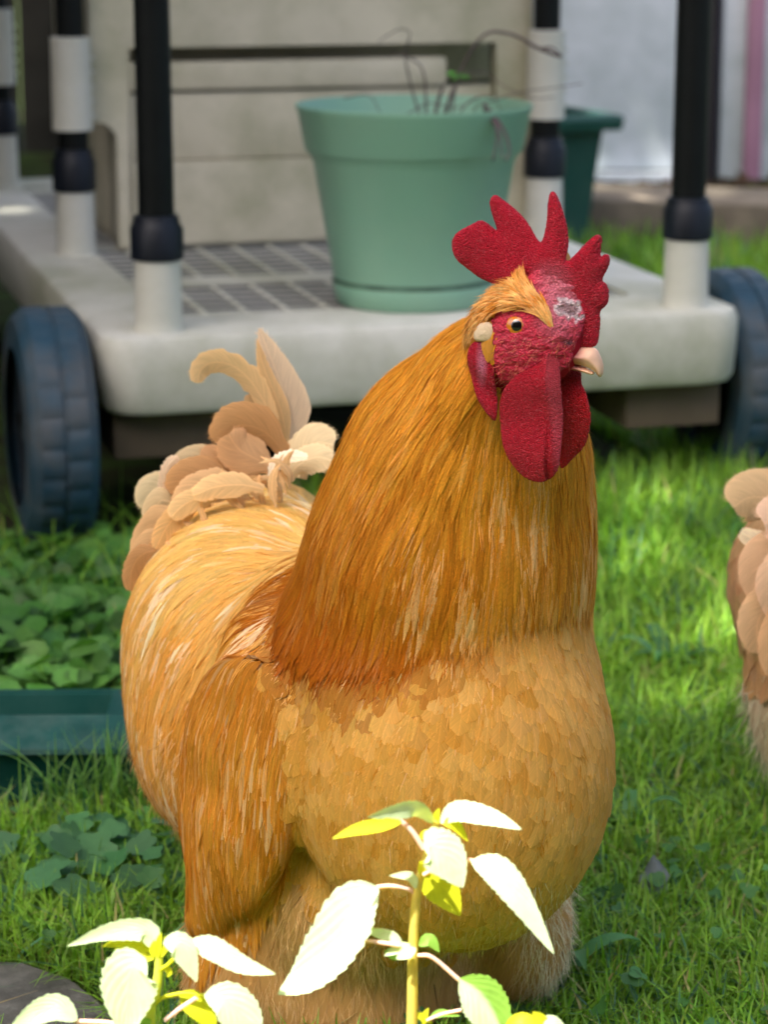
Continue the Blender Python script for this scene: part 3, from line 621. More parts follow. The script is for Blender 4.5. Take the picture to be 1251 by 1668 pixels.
# hidden legs and feet keep the body one mesh: skinned tubes joined to it
bcol = np.tile(np.array([.68, .38, .13]), (len(bV), 1)); hx_, hy_ = proj(bV); bcol[(fHead(bV) < .012) & (hx_ > 806) & (hy_ < 640) & (hy_ > 430)] = (.42, .012, .03); bcol[(np.abs(fRest(bV)) < .02) & (hx_ > 776) & (hx_ < 830) & (hy_ > 542) & (hy_ < 640) & (bV[:, 1] < 1.60)] = (.40, .012, .03)
bag = Bag(); bag.add(bV, bF, bcol)
for lx, ly in ((-.085, 1.775), (.075, 1.80)):
    V, F = tube(spline([(lx, ly + .01, .15), (lx, ly + .012, .08), (lx + .004, ly - .004, .018)], 8), [.012, .010, .0095, .009, .0088, .0088, .009, .010], 10); bag.add(V, F, np.array([.62, .42, .33]))
    for a in (-.6, 0, .6, 3.1):
        ln = .075 if a < 3 else .03; dx, dy = math.sin(a) * .85 + .45 * math.cos(a), -math.cos(a)
        V, F = tube(spline([(lx + .004, ly - .004, .016), (lx + dx * ln * .5, ly + dy * ln * .5, .013), (lx + dx * ln, ly + dy * ln, .006)], 7), [.009, .0085, .008, .0075, .007, .0055, .002], 8); bag.add(V, F, np.array([.62, .42, .33]))
me = bag.mesh('body'); me.uv_layers.new(name='UVMap'); body = world_child(link('body', me, M_FLUFF), roost)
# --- feather flow
ctl = []
def fc(x, y, dx, dy, dD=0., back=True, D=None):
    h = hit(fB, x, y)
    if h is None: return
    D = h[1]; ctl.append((h, img_dir(x, y, dx, dy, D, dD)))
    hb = hit(fB, x, y, True)
    if back and hb is not None: ctl.append((hb, img_dir(x, y, dx, dy, hb[1], abs(dD))))
for a in ((790, 575, -45, 40), (770, 620, -45, 60), (820, 700, -12, 90), (720, 660, -55, 60), (700, 760, -40, 90), (640, 720, -60, 80), (600, 820, -42, 90), (560, 860, -45, 90), (520, 960, -50, 90), (600, 960, -30, 95),
          (860, 800, 2, 90), (940, 800, 8, 95), (955, 900, 12, 95), (780, 850, -10, 100), (700, 1000, -20, 100), (880, 1000, 0, 100), (960, 1000, 12, 90), (500, 1050, -45, 90),
          (740, 1200, -12, 90), (950, 1200, 5, 90), (560, 1200, -22, 80), (700, 1400, -5, 100), (880, 1380, -28, 90), (500, 1350, -10, 90)): fc(*a)
for a in ((500, 870, -70, 10, .03), (450, 860, -80, 25, .03), (380, 880, -80, 45, .02), (300, 920, -60, 70, .01), (480, 960, -80, 45, .02), (400, 1000, -75, 60, .01), (330, 1030, -60, 80, 0), (260, 1000, -45, 90, 0), (440, 1060, -60, 80, 0),
          (220, 1150, 4, 100, 0), (280, 1120, -28, 95, 0), (340, 1110, -35, 90, 0), (250, 1250, 12, 100, 0), (300, 1220, -4, 100, 0), (290, 1330, 10, 100, 0)): fc(*a)
for a in ((440, 1120, -18, 100), (400, 1150, -22, 100), (380, 1300, -14, 100), (440, 1300, -14, 100), (340, 1400, -5, 100), (420, 1420, -20, 90), (330, 1480, 3, 100)): fc(*a)
for a in ((420, 1580, 0, 100), (340, 1600, -8, 100), (600, 1550, 4, 100), (820, 1480, -10, 95), (870, 1450, -10, 90), (620, 1640, 0, 100), (760, 1600, -20, 90)): fc(*a)
flow = make_flow(ctl, .014, 2.2)
def capeY(x): return np.interp(x, (380, 430, 480, 540, 600, 640, 700, 780, 850, 900, 950, 1000), (1030, 1052, 1085, 1112, 1100, 1092, 1080, 1062, 1030, 1010, 1005, 1020))
def capeJ(p, X_): return capeY(X_) + 26 * np.array([mnoise.noise(Vector((a * 75, b_ * 75, 1.7))) + .7 * mnoise.noise(Vector((a * 260, b_ * 260, 4.1))) for a, b_, c__ in p])
S = sample(bV, bF, 90000); g = grad(fB, S); X, Y = proj(S); CJ = capeJ(S, X); vd = nrm(CA - S); facing = (g * vd).sum(1)
dN, dW, dF, dBk, dC, dH = fNeck(S), fWing(S), fFl(S), fBack(S), fChest(S), fHead(S)
onhead = (dH < .012) & (S @ hf > HC @ hf - .016) & (Y < 640)
isH = ~onhead & (dN < .010) & (Y < CJ - 10) & (dN < dBk + .006) & (S[:, 2] > .30)
isH |= (dW < .006) & (Y < 1066 + 14 * np.sin(X * .11)) & (X > 425) & (Y > 1005) & (X < 520) & (facing > -.2)
isH &= X > np.interp(Y, (520, 600, 700, 800, 880, 960, 1030, 1100), (664, 624, 565, 512, 492, 476, 468, 466)) - 4
isW = (dW < .0035) & (dW < dBk) & ~isH
isF = (dF < np.minimum(dBk, dC) + .004 + rng.normal(0, .013, len(S))) & ~isH & ~isW & (Y > 1330)
isB = (dC < dBk + .01) & ~isH & ~isW & ~isF
isB &= ~onhead; isS = ~(isH | isW | isF | isB | onhead)
keep = (facing > -.25) | (rng.random(len(S)) < .35)
def pick(mask, n):
    i = np.nonzero(mask & keep)[0]; return rng.permutation(i)[:n]
def vary(base, n, a=.12, hue=.05): 
    b_ = np.asarray(base, float); b_ = np.broadcast_to(b_, (n, 3)); return np.clip(b_ * rng.normal(1, a, (n, 1)) * rng.normal(1, hue, (n, 3)), .005, .95)
def mixc(a, b_, t): t = np.clip(t, 0, 1)[:, None]; return np.asarray(a) * (1 - t) + np.asarray(b_) * t
def patch(p, s, seed=0): # smooth clumpy variation, 0..1
    ph = np.random.default_rng(seed).uniform(0, 6.28, (6, 4)); k = np.random.default_rng(seed + 1).normal(size=(6, 3)) * s; v = 0
    for i in range(6): v = v + np.sin(p @ k[i] + ph[i, 0])
    return np.clip(.5 + v / 7, 0, 1)
def streakn(p, f=(130, 130, 20), o=0.): return np.array([mnoise.noise(Vector((a * f[0] + o, b_ * f[1], c__ * f[2]))) for a, b_, c__ in p])
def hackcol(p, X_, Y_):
    dn = np.clip((Y_ - 560) / 450, 0, 1); lf = np.clip((820 - X_) / 330, 0, 1) * (1 - .55 * np.clip((520 - X_) / 70, 0, 1)); fr = np.clip((X_ - 600) / 150, 0, 1) * np.clip((Y_ - 660) / 120, 0, 1)  # lower left darkened: pigment together with painted shade
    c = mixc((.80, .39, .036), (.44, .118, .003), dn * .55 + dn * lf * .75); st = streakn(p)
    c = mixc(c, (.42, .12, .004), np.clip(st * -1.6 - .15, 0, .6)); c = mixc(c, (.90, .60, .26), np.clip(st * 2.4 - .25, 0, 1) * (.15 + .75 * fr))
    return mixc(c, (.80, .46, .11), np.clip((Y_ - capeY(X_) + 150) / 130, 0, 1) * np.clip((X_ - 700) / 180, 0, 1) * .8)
def sadcol(p, X_, Y_):
    hi = np.clip((1150 - Y_) / 350, 0, 1); st = streakn(p, (60, 60, 60), 7.); c = mixc((.62, .25, .015), (.88, .63, .20), hi * .7 + patch(p, 45, 8) * .4 - .1); return mixc(c, (.93, .80, .52), np.clip(st * 2.6 - .35, 0, 1) * .85)
# downy fluff low on the belly and thighs
iF = rng.permutation(np.nonzero((isF | (isB & (Y > 1420) & (rng.random(len(S)) < .4)) | ((dBk < .01) & (Y > 1180) & (X < 420)) & ~isW) & keep)[0])[:38000]
n = len(iF); cF = vary(mixc(mixc((.68, .38, .13), (.88, .60, .29), streakn(S[iF], (40, 40, 16)) * 1.6 + .45), (.95, .80, .52), np.clip((X[iF] - 835) / 40, 0, 1)), n, .06, .015)
fpart('down', hairs(fB, flow, S[iF], rng.uniform(.009, .021, n), .00065, cF, 5, .20, .24, 1.10, .94), M_FLUFF, roost)
# breast
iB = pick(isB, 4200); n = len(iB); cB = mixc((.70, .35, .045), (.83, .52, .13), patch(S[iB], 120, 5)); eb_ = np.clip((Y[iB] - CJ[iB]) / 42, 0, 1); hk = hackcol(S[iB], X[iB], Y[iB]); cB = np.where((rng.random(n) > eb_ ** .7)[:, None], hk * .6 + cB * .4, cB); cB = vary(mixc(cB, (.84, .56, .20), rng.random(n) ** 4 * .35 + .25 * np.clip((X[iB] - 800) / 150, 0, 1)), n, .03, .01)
fpart('breast_feathers', coat(fB, flow, S[iB], rng.uniform(.020, .030, n), rng.uniform(.013, .019, n), roundp, cB, 9, (.0004, .0017), .08, .07, 1.08, .96, .5, .0, .10), M_BREAST, roost)
i_ = rng.permutation(np.nonzero(isB & keep)[0])[:26000]; n = len(i_); sb = streakn(S[i_], (110, 110, 45), 3.)
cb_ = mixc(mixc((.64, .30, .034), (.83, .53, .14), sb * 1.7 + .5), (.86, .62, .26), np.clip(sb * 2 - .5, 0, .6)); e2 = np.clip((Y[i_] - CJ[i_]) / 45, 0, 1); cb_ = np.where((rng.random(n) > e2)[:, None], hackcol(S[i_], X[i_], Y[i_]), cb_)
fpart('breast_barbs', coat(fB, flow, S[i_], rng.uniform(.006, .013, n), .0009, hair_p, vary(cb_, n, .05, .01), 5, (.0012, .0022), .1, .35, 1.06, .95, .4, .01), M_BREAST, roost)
i_ = rng.permutation(np.nonzero(isB & keep & (facing > 0))[0])[:900]; n = len(i_)
fpart('breast_streaks', coat(fB, flow, S[i_], rng.uniform(.008, .020, n), rng.uniform(.0006, .0014, n), lance, vary(mixc((.80, .50, .17), (.86, .60, .30), rng.random(n)), n, .05, .02), 6, (.0015, .0020), .1, .10, 1.1, .9), M_BREAST, roost)
# rear body and saddle
iS = pick(isS, 6500); n = len(iS); XS, YS = X[iS], Y[iS]; hi = np.clip((1150 - YS) / 350, 0, 1)
cS = vary(sadcol(S[iS], XS, YS), n, .06, .02)
fpart('saddle_feathers', coat(fB, flow, S[iS], rng.uniform(.045, .075, n), rng.uniform(.007, .011, n), lance, cS, 9, (.0004, .0020), .12, .10, 1.1, .94, .45, .005, .12), M_FEA, roost)
# wing
iW = pick(isW, 2600); n = len(iW); cW = vary(mixc((.54, .195, .011), (.68, .31, .036), patch(S[iW], 70, 11)), n, .06, .03); cW = mixc(cW, (.82, .55, .26), rng.random(n) ** 7 * .8)
fpart('wing_feathers', coat(fB, flow, S[iW], rng.uniform(.035, .06, n), rng.uniform(.007, .010, n), lance, cW, 8, (.0004, .0018), .16, .07, 1.06, .86, .5, 0, .1), M_FEA, roost)
# hackle cape
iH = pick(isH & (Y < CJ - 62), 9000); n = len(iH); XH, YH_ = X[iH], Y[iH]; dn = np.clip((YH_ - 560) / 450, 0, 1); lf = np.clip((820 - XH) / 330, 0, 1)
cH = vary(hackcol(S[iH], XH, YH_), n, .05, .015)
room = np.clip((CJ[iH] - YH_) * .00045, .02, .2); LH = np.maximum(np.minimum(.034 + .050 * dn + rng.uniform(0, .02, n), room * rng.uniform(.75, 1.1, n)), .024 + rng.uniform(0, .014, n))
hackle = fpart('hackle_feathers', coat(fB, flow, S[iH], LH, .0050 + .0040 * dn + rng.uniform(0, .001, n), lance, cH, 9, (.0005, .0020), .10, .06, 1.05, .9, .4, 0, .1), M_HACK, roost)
# fine filaments over the coat
def filaments(idx, L0, L1, wd, cb, nm, lift):
    n = len(idx); return coat(fB, flow, S[idx], rng.uniform(L0, L1, n), wd, hair_p, cb, 6, lift, .1, .10, 1.15, .9, .4, .03)
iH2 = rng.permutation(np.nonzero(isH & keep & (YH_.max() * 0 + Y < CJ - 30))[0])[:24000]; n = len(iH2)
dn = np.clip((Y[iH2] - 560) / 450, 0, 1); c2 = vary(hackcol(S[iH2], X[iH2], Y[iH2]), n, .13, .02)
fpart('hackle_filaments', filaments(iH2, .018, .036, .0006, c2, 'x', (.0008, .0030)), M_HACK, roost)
iS2 = rng.permutation(np.nonzero((isS | isW) & keep)[0])[:18000]; n = len(iS2); c2 = vary(np.where(isW[iS2][:, None], mixc((.53, .19, .011), (.78, .42, .09), streakn(S[iS2]) * 1.5 + .2), sadcol(S[iS2], X[iS2], Y[iS2])), n, .12, .02)
fpart('coat_filaments', filaments(iS2, .014, .030, .0006, c2, 'x', (.0008, .0028)), M_FEA, roost)
# tail
def T5(*pts): return [(170 + x / 2.78, 520 + y / 2.78) for x, y in pts]
TC = (.66, .42, .20); TB = (.50, .27, .11); TP = (.68, .52, .30)
for pth, D, wp, col, kw in (
    (T5((850, 620), (840, 420), (770, 220), (700, 40)), 2.00, 72, (.74, .56, .38), dict(tilt=.25, jag=.05, prof=pointp)),
    (T5((830, 600), (800, 420), (725, 230), (690, 90)), 1.99, 34, (.74, .48, .22), dict(tilt=-.3, jag=.1, prof=pointp)),
    (T5((810, 620), (760, 450), (670, 290), (580, 210), (490, 195), (435, 230), (420, 290)), 1.975, 46, (.80, .54, .26), dict(tilt=.45, jag=.12)),
    (T5((700, 560), (665, 430), (650, 340)), 1.99, 22, TC, dict()),
    (T5((840, 640), (740, 520), (640, 480), (570, 500), (535, 570)), 1.955, 74, TB, dict(tilt=.3, cup=.5, jag=.06)),
    (T5((790, 690), (700, 640), (610, 590), (560, 520)), 1.945, 72, (.58, .34, .16), dict(tilt=-.2, cup=.45, jag=.05)),
    (T5((880, 720), (900, 620), (960, 560), (1040, 570)), 1.95, 70, TP, dict(tilt=.2, cup=.4, jag=.05)),
    (T5((830, 720), (880, 660), (960, 625), (1030, 640)), 1.935, 54, TP, dict(tilt=.3, cup=.4)),
    (T5((740, 740), (770, 660), (830, 620), (920, 622)), 1.92, 26, (.88, .76, .56), dict(tilt=.3, jag=.2)),
    (T5((700, 740), (600, 680), (500, 650), (430, 640)), 1.95, 60, (.50, .28, .13), dict(tilt=.1, cup=.4, jag=.05)),
    (T5((640, 740), (520, 660), (420, 640), (340, 690), (300, 760)), 1.965, 52, TP, dict(tilt=.3, cup=.4, jag=.05)),
    (T5((600, 760), (480, 710), (380, 720), (300, 790)), 1.94, 64, TB, dict(tilt=.1, cup=.4, jag=.05)),
    (T5((640, 745), (520, 735), (400, 770), (320, 860)), 1.925, 50, TC, dict(tilt=-.1, cup=.4, jag=.06)),
    (T5((275, 870), (265, 760), (285, 670), (330, 620)), 1.96, 24, (.82, .62, .42), dict(jag=.3)),
    (T5((420, 800), (300, 760), (215, 780), (190, 860)), 1.965, 54, (.70, .56, .33), dict(tilt=.2, cup=.4, jag=.06)),
    (T5((340, 850), (260, 820), (225, 880), (240, 960)), 1.95, 44, (.66, .50, .28), dict(cup=.4, jag=.05)),
    (T5((360, 880), (260, 900), (190, 1000), (165, 1100)), 1.93, 52, TC, dict(cup=.3, jag=.05)),
    (T5((330, 960), (220, 1000), (160, 1090), (140, 1190)), 1.91, 44, TC, dict(cup=.3, jag=.05)),
    (T5((300, 1040), (180, 1060), (125, 1130), (115, 1230)), 1.90, 34, TB, dict(cup=.3, jag=.08)),
    (T5((480, 830), (380, 850), (290, 930), (230, 1040)), 1.90, 40, (.72, .44, .18), dict(cup=.3, jag=.05)),
    (T5((560, 790), (460, 800), (360, 840), (300, 900)), 1.895, 40, (.80, .55, .26), dict(cup=.3, jag=.05)),
    (T5((720, 770), (620, 750), (500, 760), (400, 800)), 1.885, 44, (.82, .56, .27), dict(cup=.3, jag=.08))):
    plume(pth, D, wp, col, 'tail_feather', roost, **kw)
for k in range(34):   # loose wispy feathers between the large ones
    t = k / 33; x0 = 480 - 200 * t + rng.normal(0, 10); y0 = 800 + 130 * t + rng.normal(0, 8); a_ = math.radians(108 + 62 * t + rng.normal(0, 12)); L_ = rng.uniform(42, 72); cv = rng.uniform(-.5, .9)
    pth = [(x0, y0), (x0 + L_ * .5 * math.cos(a_), y0 - L_ * .5 * math.sin(a_)), (x0 + L_ * math.cos(a_ + cv * .5), y0 - L_ * math.sin(a_ + cv * .5)), (x0 + L_ * 1.3 * math.cos(a_ + cv), y0 - L_ * 1.3 * math.sin(a_ + cv))]
    plume(pth, 1.915 + rng.uniform(-.03, .02), rng.uniform(9, 24), np.array((.70, .46, .22)) * rng.uniform(.7, 1.25), 'tail_feather', roost, pointp, 26, rng.uniform(-.6, .6), .2, .3)
# --- head parts
def slab(name, poly, off, T_, R_, m, colf=None, yf=None, res=.0008, it=2, noise_a=.0, parent=None, mirror=False):
    pl_ = chaikin([ab(HP(x, y, off)) for x, y in poly], it); lo = pl_.min(0) - .003; hi = pl_.max(0) + .003; cache = {}
    def f(p):
        key = len(p)
        if key not in cache: cache[key] = sd_poly(p[:, 1:], pl_)
        d = -cache[key]; ins = np.clip(d, 0, R_) / R_; h = T_ * np.sqrt(np.clip(1 - (1 - ins) ** 2, 0, 1))
        return np.where(d > 0, np.abs(p[:, 0]) - h, np.hypot(p[:, 0], np.minimum(d, 0)))
    V, F = snet(f, (-T_ - .002, lo[0], lo[1]), (T_ + .002, hi[0], hi[1]), res)
    if noise_a:
        gx_ = np.array([mnoise.noise(Vector(v * 700)) for v in V]); c0 = V[:, 0:1]; V = V + np.stack([np.sign(V[:, 0]) * gx_ * noise_a, gx_ * noise_a * .5, -gx_ * noise_a * .5], 1)
        V[:, 0] += np.array([mnoise.noise(Vector((v[1] * 60, v[2] * 60, 3.3))) for v in V]) * noise_a * 2
    if yf is not None: V[:, 0] += yf(V[:, 1], V[:, 2])
    m_ = V[:, 0] + off; W_ = HC + m_[:, None] * hn + V[:, 1:2] * hf + V[:, 2:3] * ZU
    cols = colf(W_) if colf is not None else np.full((len(V), 3), .5); me = mesh_np(name, W_, F, cols); o = world_child(link(name, me, m), parent or roost)
    if mirror:
        W2 = HC - m_[:, None] * hn + V[:, 1:2] * hf + V[:, 2:3] * ZU; me = mesh_np(name, W2, F[:, ::-1], cols); world_child(link(name, me, m), parent or roost)
    return o
def crop(W_): X_, Y_ = proj(W_); return (X_ - 700) * 3.088, (Y_ - 280) * 3.088
def fleshmat(name, scale, bump, rough=.45, sss=.12):
    m = bpy.data.materials.new(name); m.use_nodes = True; N, L = nodes(m); b = N['Principled BSDF']; at = N.new('ShaderNodeAttribute'); at.attribute_name = 'Col'; tc = N.new('ShaderNodeTexCoord')
    v = N.new('ShaderNodeTexVoronoi'); v.inputs['Scale'].default_value = scale; L.new(tc.outputs['Object'], v.inputs['Vector']); nz = N.new('ShaderNodeTexNoise'); nz.inputs['Scale'].default_value = scale * .55; nz.inputs['Detail'].default_value = 5; L.new(tc.outputs['Object'], nz.inputs['Vector'])
    mr = N.new('ShaderNodeMapRange'); mr.inputs[1].default_value = 0; mr.inputs[2].default_value = .6; mr.inputs[3].default_value = 1.35; mr.inputs[4].default_value = .75; L.new(v.outputs['Distance'], mr.inputs[0])
    mu = N.new('ShaderNodeVectorMath'); mu.operation = 'SCALE'; L.new(at.outputs['Color'], mu.inputs[0]); L.new(mr.outputs[0], mu.inputs['Scale'])
    # painted pink highlight specks among the papillae
    r = N.new('ShaderNodeMapRange'); r.inputs[1].default_value = .56; r.inputs[2].default_value = .74; r.inputs[4].default_value = .24; L.new(nz.outputs['Fac'], r.inputs[0])
    mx = N.new('ShaderNodeMix'); mx.data_type = 'RGBA'; L.new(r.outputs[0], mx.inputs[0]); L.new(mu.outputs[0], mx.inputs[6]); mx.inputs[7].default_value = (.75, .22, .26, 1)
    L.new(mx.outputs[2], b.inputs['Base Color']); b.inputs['Roughness'].default_value = rough; b.inputs['Specular IOR Level'].default_value = .28
    b.inputs['Subsurface Weight'].default_value = sss; b.inputs['Subsurface Radius'].default_value = (.004, .001, .0007); b.inputs['Subsurface Scale'].default_value = .6
    ad = N.new('ShaderNodeMath'); ad.operation = 'SUBTRACT'; L.new(nz.outputs['Fac'], ad.inputs[0]); L.new(v.outputs['Distance'], ad.inputs[1]); bp = N.new('ShaderNodeBump'); bp.inputs['Strength'].default_value = bump; bp.inputs['Distance'].default_value = .0014; L.new(ad.outputs[0], bp.inputs['Height']); L.new(bp.outputs[0], b.inputs['Normal'])
    return m
M_COMB = fleshmat('comb_flesh', 1150, .9); M_FACE = fleshmat('face_skin', 620, .7, .5); M_LOBE = mat('ear_lobe', (.66, .50, .33), .6, .3, .08, 200, None, 0, .3, 500)
m = mat('beak_horn', (.80, .62, .45), .38, .4, .06, 120); M_BEAK = fleshmat('beak_horn', 60, .05, .35, .1)
M_BEAK.node_tree.nodes['Mix'].inputs[7].default_value = (.85, .7, .55, 1)
RED = np.array([.47, .004, .022])
def combcol(W_):
    cx, cy = crop(W_); c = np.tile(RED, (len(W_), 1)) * (1 + .15 * patch(W_, 90, 2)[:, None] - .07)
    d = np.hypot((cx - 610) / 110, (cy - 560) / 110); t = np.clip(1.25 - d, 0, 1)[:, None] * .75; c = c * (1 - t) + np.array([.55, .12, .17]) * t
    return c
def facecol(W_):
    cx, cy = crop(W_); c = np.tile(np.array([.46, .018, .045]), (len(W_), 1)) * (.8 + .45 * patch(W_, 260, 4)[:, None])
    d = np.hypot((cx - 650) / 110, (cy - 640) / 190); t = np.clip(1.4 - d, 0, 1)[:, None] * .8; c = c * (1 - t) + np.array([.55, .15, .20]) * t
    nz_ = np.array([mnoise.noise(Vector(v * 260)) for v in W_]) * 28; d = np.hypot((cx - 700) / 62, (cy - 690 - (cx - 700) * .35) / 52) * 50 + nz_
    t = np.clip((56 - d) / 8, 0, 1)[:, None]; c = c * (1 - t) + np.array([.62, .48, .50]) * t; t = np.clip((38 - d) / 8, 0, 1)[:, None]; c = c * (1 - t) + np.array([.26, .15, .16]) * t
    d = np.hypot((cx - 700) / 34, (cy - 860) / 16); t = np.clip(1.4 - d, 0, 1)[:, None]; return c * (1 - t) + np.array([.03, .01, .015]) * t
slab('comb', [(380, 588), (310, 565), (250, 542), (180, 482), (128, 432), (110, 352), (138, 300), (200, 270), (250, 243), (290, 268), (338, 312), (312, 240), (296, 185), (294, 138), (325, 115), (368, 150), (440, 200), (500, 262), (552, 352), (574, 346), (598, 240), (603, 120), (624, 86), (650, 110), (682, 190), (708, 300), (707, 380), (695, 428), (702, 447), (760, 388), (810, 333), (850, 308), (870, 330), (865, 375), (858, 432), (885, 408), (910, 430), (900, 482), (862, 548), (888, 560), (902, 600), (902, 650), (884, 682), (857, 694), (860, 760), (852, 845), (836, 884), (742, 888), (690, 850), (640, 800), (600, 720), (560, 650), (480, 600)],
     0.0, .0052, .013, M_COMB, combcol, lambda a, b_: .004 * np.sin(a * 70) * np.clip(b_ / .03, 0, 1.5), .00075, 2, .0005)
# bare face skin: the head's own surface cut to the face outline, both sides
fpoly = chaikin([ab(HP(x, y, .018)) for x, y in ((300, 745), (335, 700), (400, 688), (460, 560), (520, 490), (600, 470), (690, 520), (745, 610), (775, 680), (765, 800), (715, 890), (700, 985), (650, 1010), (600, 1030), (430, 1045), (355, 1110), (330, 1000), (322, 860), (315, 800))], 2)
def fFace(p):
    q = p - HC; return np.maximum(np.maximum(fHead(p) - .0016, sd_poly(np.stack([q @ hf, q[:, 2]], 1), fpoly)), -(fHead(p) + .004))
V, F = snet(fFace, HC - [.055, .05, .07], HC + [.075, .05, .065], .0011)
wr = np.array([mnoise.noise(Vector((v[0] * 130, v[1] * 130, v[2] * 420))) for v in V]); V = V + grad(fHead, V) * (wr * .0011)[:, None]
world_child(link('face', mesh_np('face', V, F, facecol(V)), M_FACE), roost)
slab('earlobe', [(228, 790), (250, 760), (290, 750), (325, 770), (330, 820), (318, 850), (270, 855), (225, 850), (218, 820)], .0176, .0026, .012, M_LOBE, None, None, .0009, 2, 0, None, True)
def lapcol(W_): cx, cy = crop(W_); t = (np.clip(1.1 - np.hypot((cx - 262) / 32, (cy - 960) / 130), 0, 1) * .9)[:, None]; return RED * .9 * (1 - t) + np.array([.50, .16, .24]) * t
slab('ear_lappet', [(205, 862), (250, 850), (300, 856), (322, 900), (330, 1000), (335, 1100), (345, 1160), (345, 1230), (326, 1262), (280, 1205), (235, 1130), (205, 1040), (190, 960), (192, 900)], .0168, .0028, .008, M_COMB, lapcol, lambda a, b_: .0015 * np.sin(b_ * 260 + a * 200), .0009, 2, .0006, None, True)
def watcol(W_):
    cx, cy = crop(W_); c = np.tile(np.array([.42, .004, .018]), (len(W_), 1)); t = np.clip((cx - (585 + (cy - 1150) * .12)) / 25, 0, 1)[:, None] * .55; return c * (1 - t) + np.array([.60, .06, .085]) * t
def watY(a, b_):
    x0, z0 = ab(HP(595, 1150, .021)); return -np.abs(a - x0 - (b_ - z0) * -.12) * np.where(a > x0, .75, .18) + .004 + .0015 * np.sin(b_ * 150)
slab('wattle', [(345, 1240), (345, 1170), (372, 1085), (430, 1025), (500, 985), (565, 955), (590, 905), (625, 900), (650, 960), (660, 1060), (668, 1200), (668, 1320), (662, 1440), (652, 1500), (610, 1552), (540, 1566), (460, 1535), (400, 1455), (360, 1362)], .020, .0030, .012, M_COMB, watcol, watY, .0009, 2, .0005)
slab('wattle', [(600, 930), (700, 970), (768, 1000), (765, 1060), (795, 1100), (822, 1200), (815, 1290), (785, 1385), (720, 1445), (692, 1480), (655, 1508), (640, 1440), (640, 1300), (620, 1100)], -.010, .0030, .010, M_COMB, lambda W_: np.tile(np.array([.46, .003, .010]), (len(W_), 1)), lambda a, b_: .003 * np.sin(b_ * 90) + .15 * (a - .02), .0009, 2, .0005)
def beakcol(W_): cx, cy = crop(W_); t = np.clip((790 - cx) / 80, 0, 1)[:, None]; c = np.array([.80, .50, .34]) * (1 - t) + np.array([.62, .12, .13]) * t; t = np.clip(1.2 - np.hypot((cx - 690) / 34, (cy - 862) / 14), 0, 1)[:, None]; return c * (1 - t) + np.array([.03, .01, .01]) * t
slab('upper_beak', [(640, 890), (690, 880), (740, 884), (790, 876), (836, 884), (862, 925), (876, 975), (874, 1016), (858, 1038), (836, 1005), (800, 985), (760, 972), (700, 965), (655, 950)], 0.0, .0094, .0125, M_BEAK, beakcol, None, .0008)
slab('lower_beak', [(660, 958), (720, 968), (765, 976), (800, 992), (832, 1008), (826, 1022), (790, 1014), (745, 1000), (690, 990)], 0.0, .0076, .009, M_BEAK, beakcol, None, .0008)
# eye
eh = hit(union(head_pr, .010), 700 + 443 / 3.088, 280 + 770 / 3.088); EC = eh + nrm(eh - CA) * .0042
en = nrm(hn * 1.0 + hf * .10 + np.array([0, 0, .12]))
ea = nrm(np.cross(en, ZU)); eb = np.cross(ea, en)
eye = bpy.data.objects.new('eye', None); C.objects.link(eye); eye.location = tuple(EC); eye.empty_display_size = .01; world_child(eye, roost)
def cap(prof, name, m):
    S_ = 36; V = np.vstack([EC + en * z_ + r_ * (np.cos(a_) * ea + np.sin(a_) * eb) for r_, z_ in prof for a_ in np.linspace(0, 2 * np.pi, S_, endpoint=False)])
    F = [(i * S_ + k, i * S_ + (k + 1) % S_, (i + 1) * S_ + (k + 1) % S_, (i + 1) * S_ + k) for i in range(len(prof) - 1) for k in range(S_)]
    return world_child(link(name, mesh_np(name, V, F), m), eye)
R_E = .0084
m = mat('iris', (.60, .17, .006), .12, .6, .25, 700, (.45, .12, .01), .5, 0, 200, 0, 6, 0, 1.0); cap([(R_E * math.sin(a), R_E * math.cos(a)) for a in np.linspace(2.2, .02, 24)], 'iris', m)
m = mat('pupil', (.004, .003, .003), .08, .6, 0, 10, coat=1.0); cap([(R_E * 1.012 * math.sin(a), R_E * 1.012 * math.cos(a)) for a in np.linspace(.42, .01, 8)], 'pupil', m)
an = np.linspace(0, 2 * np.pi, 49)[:, None]; rg = EC + en * .0016 + .0084 * (np.cos(an) * ea * 1.04 + np.sin(an) * eb * .98); V, F = tube(rg, .0011, 8)
world_child(link('eyelid', mesh_np('eyelid', V, F, np.tile(np.array([.42, .03, .045]), (len(V), 1))), M_FACE), eye)
# crest feathers over the brow, bristles on the cheek
ctl_b = [(HP(x, y, .018), HP(x + dx, y + dy, .018) - HP(x, y, .018)) for x, y, dx, dy in ((610, 790, -20, -50), (580, 700, -30, -45), (540, 640, -45, -35), (480, 590, -40, -45), (450, 560, 0, -40), (420, 650, -60, 0), (340, 650, -50, 35), (270, 720, -40, 45), (240, 780, -20, 60), (400, 690, -60, 10), (520, 720, -45, -25))]
flowb = make_flow(ctl_b, .003, 2.)
bp_ = chaikin([ab(HP(x, y, .018)) for x, y in ((632, 800), (596, 780), (556, 735), (500, 700), (430, 690), (360, 692), (310, 730), (240, 785), (180, 860), (110, 820), (180, 740), (270, 668), (370, 605), (425, 575), (440, 545), (490, 575), (550, 640), (592, 700))], 1)
hV, hF = snet(fHead, HC - [.06, .05, .07], HC + [.075, .05, .07], .002)
Sb = sample(hV, hF, 30000); q = Sb - HC; sdp = sd_poly(np.stack([q @ hf, q[:, 2]], 1), bp_); Sb = Sb[(sdp < 0)][:5000]; n = len(Sb)
